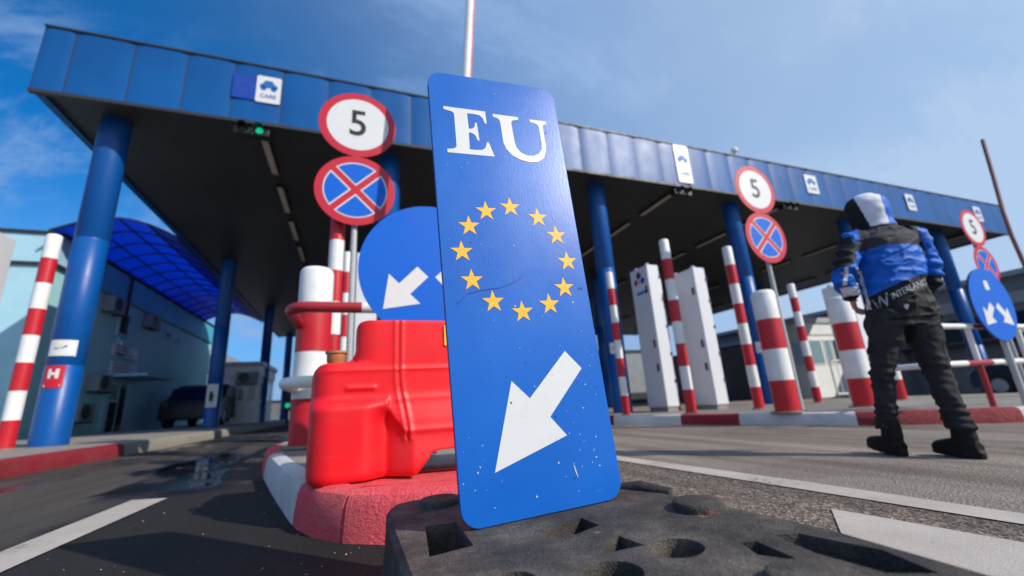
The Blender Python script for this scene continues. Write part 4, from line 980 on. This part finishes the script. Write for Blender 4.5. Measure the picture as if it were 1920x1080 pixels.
hipL = V((-0.05, 0.01, 0.84)); hipR = V((0.115, -0.01, 0.84)); knL = V((-0.135, 0.060, 0.485)); knR = V((0.115, -0.035, 0.47)); anL = V((-0.148, 0.11, 0.13)); anR = V((0.075, -0.115, 0.12))
# body: one continuous figure under the clothes
bdy = Loft()
bdy.limb([(pel-V((0, 0, 0.06)), 0.15, 0.11, RT), (pel+V((0, 0, 0.1)), 0.14, 0.10, RT), (che, 0.16, 0.11, RT), (che+V((0, 0, 0.13)), 0.15, 0.09, RT), (nek-V((0, 0, 0.02)), 0.07, 0.06, RT), (nek+V((0, 0, 0.05)), 0.055, 0.058, RT)])
FH = V((-0.69, 0.72, 0)).normalized(); RH = V((FH.y, -FH.x, 0))
for pts in ([(hd+V((0, 0, -0.10))-FH*0.01, 0.05, 0.055, RH), (hd+V((0, 0, -0.085))+FH*0.012, 0.062, 0.078, RH), (hd+V((0, 0, -0.03))+FH*0.004, 0.07, 0.09, RH), (hd+V((0, 0, 0.03)), 0.073, 0.092, RH), (hd+V((0, 0, 0.08))-FH*0.005, 0.06, 0.078, RH), (hd+V((0, 0, 0.105)), 0.03, 0.04, RH)],
            [(hd+FH*0.085+V((0, 0, 0.02)), 0.008, 0.01, RH), (hd+FH*0.105+V((0, 0, -0.02)), 0.014, 0.012, RH), (hd+FH*0.09+V((0, 0, -0.03)), 0.01, 0.008, RH)]): bdy.limb(pts, 14)
for s_, e_, w_ in ((shL, elL, wrL), (shR, elR, wrR)):
    bdy.limb([(s_, 0.055, 0.055, (0, 0.1, 1)), (s_.lerp(e_, 0.5), 0.045, 0.045, (0, 0.1, 1)), (e_, 0.04, 0.04, (0, 0.1, 1)), (e_.lerp(w_, 0.4), 0.04, 0.036, (0, 0.1, 1)), (w_, 0.028, 0.022, (0, 0.1, 1))], 12)
    d = (w_-e_).normalized(); up = V((0, 0, 1)); up = (up-d*up.dot(d)).normalized(); sd_ = d.cross(up)
    pc = w_+d*0.045; bdy.limb([(w_, 0.026, 0.02, up), (pc, 0.04, 0.017, up), (w_+d*0.085, 0.041, 0.016, up)], 12)
    inw = sd_ if s_ is shL else -sd_
    for q, ln in ((-0.03, 0.06), (-0.010, 0.075), (0.010, 0.08), (0.030, 0.07)):
        p0 = w_+d*0.08+up*q; p1 = p0+d*ln*0.5+inw*0.006; p2 = p1+d*ln*0.3+inw*0.022; p3 = p2+d*ln*0.1+inw*0.022
        bdy.limb([(p0, 0.0095, 0.0095, up), (p1, 0.009, 0.009, up), (p2, 0.0082, 0.0082, up), (p3, 0.006, 0.006, up)], 8)
    p0 = w_+d*0.03+up*0.034; bdy.limb([(p0, 0.012, 0.012, d), (p0+d*0.03+up*0.022+inw*0.01, 0.0105, 0.0105, d), (p0+d*0.055+up*0.028+inw*0.022, 0.007, 0.007, d)], 8)
for h_, k_, a_ in ((hipL, knL, anL), (hipR, knR, anR)):
    bdy.limb([(h_+V((0, 0, 0.02)), 0.075, 0.08, RT), (h_.lerp(k_, 0.5), 0.055, 0.06, RT), (k_, 0.036, 0.042, RT), (k_.lerp(a_, 0.35), 0.034, 0.042, RT), (a_, 0.028, 0.032, RT)], 14)
me = remeshed(bdy, 0.0065, 2, 0.4); mesh_obj('body', me, [M['skin']], pe_)
# jacket
jk = Loft()
jk.limb([(pel+V((0.02, 0, -0.055)), 0.192, 0.135, RT), (pel+V((0.02, 0, 0.02)), 0.190, 0.138, RT), (pel+V((0.02, 0, 0.11)), 0.172, 0.126, RT), (pel+V((0.025, 0, 0.19)), 0.166, 0.122, RT), (che-V((0, 0, 0.05)), 0.182, 0.128, RT), (che+V((0, 0, 0.06)), 0.190, 0.130, RT), (che+V((0, 0.0, 0.14)), 0.195, 0.122, RT), (V((0.075, 0.015, 1.395)), 0.13, 0.10, RT), (nek+V((0, 0, 0.02)), 0.09, 0.09, RT)], 32)
Z = V((0, 0.2, 1))
jk.limb([(shL+RT*0.06, 0.070, 0.070, Z), (shL+V((-0.012, 0, -0.008)), 0.070, 0.070, Z), (shL.lerp(elL, 0.5), 0.064, 0.061, Z), (shL.lerp(elL, 0.85)+V((-0.012, 0, 0)), 0.063, 0.061, Z), (elL+V((-0.01, 0.01, -0.025)), 0.064, 0.063, Z), (elL.lerp(wrL, 0.55)+V((-0.006, 0, -0.014)), 0.057, 0.054, Z), (wrL+(wrL-elL)*0.02, 0.045, 0.043, Z)], 20)
jk.limb([(shR-RT*0.06, 0.070, 0.070, Z), (shR+V((0.006, 0, -0.008)), 0.070, 0.070, Z), (shR.lerp(elR, 0.5), 0.064, 0.061, Z), (shR.lerp(elR, 0.9), 0.063, 0.061, Z), (elR+V((0, 0.01, -0.025)), 0.063, 0.062, Z), (elR.lerp(wrR, 0.55)+V((0, 0, -0.014)), 0.056, 0.053, Z), (wrR, 0.045, 0.043, Z)], 20)
me = remeshed(jk, 0.007, 6, 0.5)
def folds(q, nn):
    a = noise.noise(V((q.x*5, q.y*5, q.z*15)))*0.010+noise.noise(V((q.x*14+3, q.y*14, q.z*24)))*0.005
    rg = 1-abs(noise.noise(V((q.x*6+q.z*5, q.y*6, q.z*11-q.x*4))))*2.2; a += max(0, rg)**3*0.011
    rg = 1-abs(noise.noise(V((q.x*13-q.z*7+5, q.y*13, q.z*20))))*2.4; a += max(0, rg)**3*0.006-0.004
    sl_ = max(0, 1-abs((q-elL).length-0.02)/0.16)+max(0, 1-abs((q-elR).length-0.02)/0.16)
    a += sl_*0.007*sin(q.z*110+q.x*25); return q+nn*a
displace(me, folds)
fi = []
def segd(c, a, b):
    t = max(0, min(1, (c-a).dot(b-a)/(b-a).length_squared)); return (c-a-(b-a)*t).length
for p in me.polygons:
    c = p.center; x, y, z = c; x = x-0.905*y
    dl = min(segd(c, shL, elL), segd(c, elL, wrL)); dr_ = min(segd(c, shR, elR), segd(c, elR, wrR))
    inL = (x < -0.13 and z > 1.2) or (dl < 0.092 and x < -0.155 and z < 1.201); inR = (x > 0.295 and z > 1.12) or (dr_ < 0.09 and x > 0.24 and z > 0.9)
    zl = 0.955+(x+0.15)*0.275
    if inL:
        mi = 1 if z > 1.155+(x+0.3)*0.10 else 0
        if 1.045 < z < 1.155 and abs(x+0.235-(z-1.1)*0.45) < 0.014: mi = 3
        if z < 1.035 and x > -0.30: mi = 3 if z > 0.985 else 1
        if z > 1.37 and x > -0.19: mi = 0
    elif inR:
        mi = 0 if z > 1.075-(x-0.3)*0.15 else 1
        if x < 0.315 and z > 1.2: mi = 1
    else:
        mi = 0 if z > zl else 1
        if z > 1.278-abs(x-0.09)*0.08: mi = 2
        if z > 1.33 and x < -0.075: mi = 0
        if x < -0.135 and z < 1.15: mi = 3 if x > -0.178+max(0, 0.95-z)*0.12 else 1
    fi.append(mi)
me.polygons.foreach_set('material_index', fi)
jo = mesh_obj('jacket', me, [M['jk_blue'], M['jk_black'], M['jk_yoke'], M['jk_white']], pe_)
# printed lettering, wrapped on to the back of the jacket
bvh = BVHTree.FromPolygons([v.co for v in me.vertices], [tuple(p.vertices) for p in me.polygons])
def wrap_text(vs, fs, org, dx, dz, name, mat):
    mb = MB(); ps = []
    for v in vs:
        o = org+dx*v[0]+dz*v[1]; h = bvh.ray_cast(o-VD*0.6, VD)
        ps.append((h[0]-VD*0.004) if h[0] else o)
    mb.add(ps, fs); mb.build(name, mat, jo, 60)
dx = V((1, 0, 0.33)).normalized(); dz = V((-0.25, 0, 1)).normalized()
vs, fs = text_polys('INTERLAND', 0.056, 0.0006, 0.2); vs = [(v[0]*0.84, v[1]) for v in vs]
def subdiv(vs, fs):
    me = bpy.data.meshes.new('t'); me.from_pydata([(v[0], v[1], 0) for v in vs], [], fs); bm = bmesh.new(); bm.from_mesh(me); bmesh.ops.triangulate(bm, faces=bm.faces[:])
    lg = [e for e in bm.edges if e.calc_length() > 0.012]; bmesh.ops.subdivide_edges(bm, edges=lg, cuts=1); bmesh.ops.triangulate(bm, faces=bm.faces[:])
    bm.verts.ensure_lookup_table(); r = [tuple(v.co) for v in bm.verts], [tuple(v.index for v in f.verts) for f in bm.faces]; bm.free(); bpy.data.meshes.remove(me); return r
wrap_text(*subdiv(vs, fs), V((0.132, 0, 0.975)), dx, dz, 'lettering', M['jk_print'])
vs, fs = text_polys('W', 0.115, 0.0006, 0.15); wrap_text(*subdiv(vs, fs), V((-0.062, 0, 0.908)), dx, dz, 'lettering', M['jk_print'])
sh_ = [(0.0, -0.017), (0.016, 0.002), (0.014, 0.016), (-0.014, 0.016), (-0.016, 0.002)]
wrap_text(sh_, [(0, 1, 2, 3, 4)], V((0.085, 0, 0.865)), V((1, 0, 0.2)), V((0, 0, 1)), 'crest', M['jk_print'])
# hood
hdm = Loft(); hc = V((0.065, 0.045, 1.55))
hdm.limb([(hc+V((0.01, 0.0, -0.13)), 0.10, 0.10, RH), (hc+V((0.0, 0, -0.08)), 0.112, 0.118, RH), (hc+V((-0.005, 0, -0.01)), 0.114, 0.125, RH), (hc+V((-0.002, 0, 0.06)), 0.108, 0.12, RH), (hc+V((0.004, 0, 0.105)), 0.088, 0.098, RH), (hc+V((0.008, 0, 0.134)), 0.055, 0.06, RH), (hc+V((0.01, 0, 0.145)), 0.02, 0.02, RH)], 28)
hdm.limb([(hc+V((0.015, -0.04, -0.16)), 0.10, 0.085, (1, 0, 0)), (hc+V((0.005, -0.045, -0.11)), 0.105, 0.08, (1, 0, 0)), (hc+V((0.0, -0.04, -0.06)), 0.085, 0.065, (1, 0, 0))], 20)
me = remeshed(hdm, 0.008, 6, 0.5)
cavc = hc+FH*0.14+V((0, 0, -0.015))
fi = []
def hood_folds(q, nn):
    r = q+nn*(noise.noise(V((q.x*9, q.y*9, q.z*16)))*0.007+noise.noise(q*26)*0.003)
    d = q-cavc; e = (d.dot(FH)/0.09)**2+(d.dot(RH)/0.07)**2+(d.z/0.10)**2
    return r-FH*(0.02*(1-e)**0.6) if e < 1 else r
displace(me, hood_folds)
for p in me.polygons:
    c = p.center-hc; r_ = c.x-0.905*c.y
    mi = 1 if r_ < -0.035-c.z*0.25 else (3 if r_ < 0.118 else 0)
    if c.z < -0.12: mi = 2 if r_ > -0.02 else 1
    fi.append(mi)
me.polygons.foreach_set('material_index', fi)
mesh_obj('hood', me, [M['jk_blue'], M['jk_black'], M['jk_yoke'], M['jk_white']], pe_)
# trousers
tr_ = Loft()
tr_.limb([(pel+V((0, 0, -0.10)), 0.16, 0.12, RT), (pel+V((0, 0, 0.06)), 0.155, 0.115, RT)], 24)
tr_.limb([(hipL+V((0, 0, 0.03)), 0.098, 0.108, RT), (hipL.lerp(knL, 0.35), 0.088, 0.098, RT), (hipL.lerp(knL, 0.7), 0.066, 0.076, RT), (knL, 0.056, 0.064, RT), (knL.lerp(anL, 0.5), 0.052, 0.062, RT), (anL+V((0, 0, 0.055)), 0.058, 0.066, RT), (anL+V((0, 0, 0.03)), 0.060, 0.068, RT)], 20)
tr_.limb([(hipR+V((0, 0, 0.03)), 0.102, 0.11, RT), (hipR.lerp(knR, 0.35), 0.092, 0.10, RT), (hipR.lerp(knR, 0.7), 0.070, 0.080, RT), (knR, 0.060, 0.068, RT), (knR.lerp(anR, 0.5), 0.056, 0.066, RT), (anR+V((0, 0, 0.06)), 0.060, 0.068, RT), (anR+V((0, 0, 0.035)), 0.062, 0.070, RT)], 20)
me = remeshed(tr_, 0.007, 6, 0.5)
def leg_folds(q, nn):
    a = noise.noise(V((q.x*7, q.y*7, q.z*9)))*0.010+noise.noise(V((q.x*12, q.y*12, q.z*26)))*0.006
    rg = 1-abs(noise.noise(V((q.x*9+q.z*4, q.y*9, q.z*8-q.x*9))))*2.2; a += max(0, rg)**3*0.010-0.003
    kn = max(0, 1-min((q-knL).length, (q-knR).length)/0.16); hm = max(0, 1-abs(q.z-0.24)/0.1)
    a += kn*0.006*sin(q.z*130+q.x*40)+hm*0.007*sin(q.z*150+q.x*30); return q+nn*a
displace(me, leg_folds)
mesh_obj('trousers', me, [M['trousers']], pe_)
def boot(a_, dirv, pitch_, zoff):
    bt = Loft(); d = V(dirv).normalized(); s_ = V((d.y, -d.x, 0)); up = V((0, 0, 1))
    hl = V((a_.x, a_.y, 0))-d*0.055
    bt.limb([(hl+d*0.062+up*0.20, 0.042, 0.048, s_), (hl+d*0.06+up*0.16, 0.045, 0.054, s_), (hl+d*0.06+up*0.11, 0.046, 0.060, s_), (hl+d*0.065+up*0.05, 0.042, 0.064, s_)], 16)
    bt.limb([(hl+up*0.055-d*0.004, 0.028, 0.03, up), (hl+d*0.03+up*0.055, 0.045, 0.042, up), (hl+d*0.10+up*0.055, 0.047, 0.044, up), (hl+d*0.16+up*0.046, 0.039, 0.047, up), (hl+d*0.205+up*0.040, 0.032, 0.042, up), (hl+d*0.232+up*0.034, 0.016, 0.026, up)], 16)
    n = 20; so_ = []
    for i in range(n):
        t = 2*pi*i/n; x = cos(t); y = sin(t); wd_ = 0.05*(1-0.18*max(0, -x)); so_.append(hl+d*(0.11+0.13*(abs(x)**0.8)*(1 if x > 0 else -1))+s_*wd_*(abs(y)**0.75)*(1 if y > 0 else -1))
    if (so_[1]-so_[0]).cross(so_[2]-so_[1]).z < 0: so_ = so_[::-1]
    bt.prism([(p.x, p.y) for p in so_], 0.0, 0.034, 0, 'xy')
    me = remeshed(bt, 0.006, 3, 0.5); c = hl
    ax = s_; Rm = Matrix.Rotation(pitch_, 4, ax)
    displace(me, lambda q, nn: (Rm @ (q-c))+c+V((0, 0, zoff))+nn*noise.noise(q*40)*0.002)
    return mesh_obj('boot', me, [M['boot']], pe_)
boot(anL, (-0.02, 1.0, 0), R(9), 0.0)
boot(anR, (-0.12, 1.0, 0), R(3), 0.003)

# ---------------------------------------------------------------- background on the right and far end
t = thing('grey_shed', 'long low dark grey shed wall seen beyond the cabinets', 'building', (22.0, 12.0, -0.4))
mb = MB(); mb.box(0, 6, 0, 14, 0, 3.25); mb.build('wall', M['wall_grey'], t)
mb = MB(); mb.box(-0.06, 6.06, -0.06, 14.06, 3.25, 3.33); mb.build('roof', M['dark'], t)
t = thing('grey_hall', 'grey hall wall closing the lanes behind the white cabinets', 'building', (8.0, 30.0, -0.4))
mb = MB(); mb.box(0, 16, 0, 5, 0, 4.2); mb.build('wall', M['band_grey'], t)
mb = MB(); mb.box(-0.1, 16.1, -0.1, 5.1, 4.2, 4.4); mb.build('roof', M['dark'], t)
mb = MB(); mb.box(0, 16, -0.03, -0.002, 0.02, 0.9); mb.build('plinth', M['dark'], t)
t = thing('far_hall', 'dark low hall far down the left lane below the strip of sky', 'building', (-14.0, 50.0, -0.2))
mb = MB(); mb.box(0, 16, 0, 6, 0, 2.0); mb.build('wall', M['wall_grey'], t)
mb = MB(); mb.box(-0.1, 16.1, -0.1, 6.1, 2.0, 2.2); mb.build('roof', M['dark'], t)
t = thing('gabled_house', 'pale gabled house far beyond the control booth', 'building', (-15.0, 42.0, 0))
mb = MB(); mb.box(0, 7, 0, 6, 0, 4.4); mb.build('wall', M['lgrey'], t)
mb = MB(); mb.prism(ccw([(-0.3, 4.4), (7.3, 4.4), (3.5, 6.4)]), -0.3, 6.3); mb.build('roof', M['band_grey'], t)
t = thing('grey_warehouse', 'long grey warehouse with dark horizontal bands at the right', 'building', (24.0, 5.5, -0.4))
mb = MB(); mb.box(0, 8, 0, 20, 0, 4.35); mb.build('wall', M['band_grey'], t)
mb = MB(); mb.box(-0.25, 8.2, -0.2, 20.2, 4.35, 4.55); mb.box(-0.1, -0.002, 0.3, 19.7, 3.3, 3.75); mb.build('roof', M['grey'], t)
mb = MB(); mb.box(-0.04, -0.002, 0.4, 19.6, 2.1, 3.0); mb.build('window', M['glass'], t)
mb = MB(); mb.box(-0.6, -0.003, 0.4, 19.6, 1.85, 2.0); mb.build('ledge', M['dark'], t)
t = thing('beige_building', 'beige rendered building with flat dark roof at the right edge', 'building', (22.5, -1.5, -0.4))
mb = MB(); mb.box(0, 8, 0, 6.4, 0, 5.1); mb.build('wall', M['beige'], t)
mb = MB(); mb.box(-0.4, 8.3, -0.3, 6.7, 5.1, 5.32); mb.build('roof', M['dark'], t)
for y in (1.0, 3.0, 4.8):
    mb = MB(); mb.box(-0.03, -0.002, y, y+0.9, 2.2, 3.6); f = mb.build('window', M['white'], t); mb = MB(); mb.box(-0.036, -0.031, y+0.07, y+0.83, 2.27, 3.53); mb.build('pane', M['glass'], f)
# parked car
def car(label, x, y, rz, dz=0, paint_='car_paint'):
    t = thing('parked_car', label, 'car', (x, y, gz(x)+dz), rz)
    side = [(-2.1, 0.28), (-2.12, 0.62), (-2.0, 0.86), (-1.5, 0.95), (-1.05, 1.38), (-0.55, 1.47), (0.35, 1.45), (0.95, 1.02), (1.7, 0.86), (2.05, 0.70), (2.12, 0.42), (2.05, 0.26), (1.75, 0.24), (1.66, 0.5), (1.4, 0.64), (1.14, 0.5), (1.05, 0.24), (-1.0, 0.24), (-1.1, 0.5), (-1.35, 0.64), (-1.6, 0.5), (-1.7, 0.24)]
    mb = MB(); n = len(side)
    lay = []
    for s, yy in ((0.93, -0.86), (1, -0.78), (1, 0.78), (0.93, 0.86)):
        for (a, z) in side:
            inset = max(0, (z-0.95))*0.42; lay.append((a*(0.985 if abs(yy) > 0.8 else 1), yy-math.copysign(inset, yy), z))
    mb.v += lay
    for i in range(3):
        for j in range(n): mb.f.append([i*n+j, i*n+(j+1) % n, (i+1)*n+(j+1) % n, (i+1)*n+j]); mb.m.append(0)
    mb.f.append(list(range(n))[::-1]); mb.m.append(0); mb.f.append([3*n+j for j in range(n)]); mb.m.append(0)
    mb.build('body', M[paint_], t, 30)
    for s in (-1, 1):
        mb = MB(); pl = [(-1.35, 0.99), (-1.0, 1.33), (-0.2, 1.40), (-0.2, 0.99)]; mb.prism(pl if s < 0 else pl, s*0.80, s*0.83); mb.build('side_window', M['glass'], t)
        mb = MB(); pl = [(-0.12, 0.99), (-0.12, 1.40), (0.33, 1.38), (0.82, 0.99)]; mb.prism(pl, s*0.80, s*0.83); mb.build('side_window', M['glass'], t)
        for a in (-1.36, 1.4):
            mb = MB(); mb.tube([(a, s*0.64, 0.31), (a, s*0.66, 0.31), (a, s*0.84, 0.31), (a, s*0.86, 0.31)], [0.29, 0.31, 0.31, 0.29], 28); wh = mb.build('wheel', M['rubber_tyre'], t)
            mb = MB(); mb.tube([(a, s*0.861, 0.31), (a, s*0.868, 0.31)], [0.2, 0.17], 20); mb.build('rim', M['grey'], wh)
        mb = MB(); mb.box(2.03, 2.1, s*0.72-0.13, s*0.72+0.1, 0.6, 0.72); mb.build('headlight', M['glass_pale'], t)
        mb = MB(); mb.box(-2.12, -2.05, s*0.70-0.1, s*0.70+0.1, 0.68, 0.84); mb.build('tail_light', M['dark'], t)
car('dark parked car half hidden behind the right guard rail', 18.2, 5.4, R(80))
car('dark parked car standing deep in shade at the far end of the teal building', -5.2, 19.6, R(92), 0.15, 'black')
def crowd_barrier(label, x, y, rz, z=None):
    t = thing('metal_barrier', label, 'barrier', (x, y, gz(x)+0.15), rz, 'pale metal crowd barriers')
    mb = MB(); rr = 0.12; pts = [(0, 0, 0.12), (0, 0, 0.95)]+[(0.12-0.12*cos(a), 0, 0.95+0.12*sin(a)) for a in (0.5, 1.0, 1.57)]+[(1.5, 0, 1.07)]+[(1.5+0.12*sin(a), 0, 0.95+0.12*cos(a)) for a in (0.5, 1.0, 1.57)]+[(1.62, 0, 0.12), (0, 0, 0.12)]
    mb.tube(pts, 0.028, 10); mb.build('frame', M['white'], t)
    mb = MB()
    for i in range(1, 9): mb.tube([(1.62*i/9, 0, 0.12), (1.62*i/9, 0, 1.06)], 0.012, 8)
    mb.build('bars', M['white'], t)
    for xx in (0.2, 1.4):
        mb = MB(); mb.tube([(xx, -0.28, 0.0), (xx, -0.25, 0.05), (xx, 0, 0.12), (xx, 0.25, 0.05), (xx, 0.28, 0)], 0.016, 8); mb.build('foot', M['white'], t)
crowd_barrier('pale metal crowd barrier leaning left of the white booth cabinet', 13.2, 8.6, R(-20))
crowd_barrier('pale metal crowd barrier half hidden behind the second cabinet', 10.6, 10.4, R(70))
# traffic light and cone far down the left lane
t = thing('lane_traffic_light', 'green traffic light far down the left lane beside the booth', 'traffic light', (-2.55, 20.3, 0.1), 0, 'lane lights under the canopy')
mb = MB(); mb.tube([(0, 0.1, 0), (0, 0.1, 0.6)], 0.05, 12); mb.build('pole', M['dark'], t)
mb = MB(); mb.box(-0.15, 0.15, 0, 0.2, 0.5, 1.25); mb.build('housing', M['black'], t, bevel=0.02)
for z, m_ in ((1.05, M['dark']), (0.72, M['green'])):
    mb = MB(); mb.tube([(0, -0.005, z), (0, -0.02, z)], [0.1, 0.09], 20); mb.build('lamp', m_, t)
t = thing('traffic_cone', 'small orange cone far down the left lane under the green light', 'cone', (-2.0, 18.5, gz(-2)))
mb = MB(); mb.box(-0.18, 0.18, -0.18, 0.18, 0, 0.04); mb.build('base', M['black'], t)
mb = MB(); mb.tube([(0, 0, 0.04), (0, 0, 0.25), (0, 0, 0.251), (0, 0, 0.4), (0, 0, 0.401), (0, 0, 0.65)], [0.14, 0.098, 0.098, 0.07, 0.07, 0.025], 20, 0, True, [0, 1, 1, 0, 0, 0]); mb.build('cone_body', [M['orange'], M['white']], t)
# small camera dome on the fascia
t = thing('fascia_camera', 'small white camera dome on top of the fascia above the middle speed sign', 'camera', (8.85, YF+0.0, ZT+0.03))
mb = MB(); mb.tube([(0, 0, 0), (0, 0, 0.08)], 0.03, 12); mb.build('stem', M['grey'], t)
mb = MB(); mb.tube([(0, 0, 0.08), (0, 0, 0.1), (0, 0, 0.16), (0, 0, 0.2), (0, 0, 0.22)], [0.05, 0.08, 0.085, 0.06, 0.02], 18); mb.build('dome', M['white'], t)

# ---------------------------------------------------------------- grit and litter
random.seed(5); mb = MB()
for i in range(260):
    if i < 45: x, y = random.uniform(-0.9, 0.0), random.uniform(1.2, 2.6)
    elif i < 190: x, y = random.uniform(0.75, 1.7), random.uniform(0.8, 3.2)
    else: x, y = random.uniform(-0.8, 2.2), random.uniform(1.0, 4.0)
    r = random.choice([0.001, 0.0013, 0.0018, 0.0018, 0.003]); a0 = random.random()*6; h = r*random.uniform(0.5, 1.2); st_ = random.choice([1, 1, 1, 3.5]) if r < 0.003 else 1
    n = 5; z = gz(x)+0.001
    ring = [(x+r*st_*cos(a0)*cos(2*pi*j/n)-r*sin(a0)*sin(2*pi*j/n), y+r*st_*sin(a0)*cos(2*pi*j/n)+r*cos(a0)*sin(2*pi*j/n), z) for j in range(n)]
    mb.add(ring+[(x, y, z+h)], [(j, (j+1) % n, n) for j in range(n)], random.choice([0, 0, 1]))
tag(mb.build('gravel', [M['beige'], M['lgrey']]), 'loose grit and tiny litter scattered on the asphalt', 'gravel', kind='stuff')
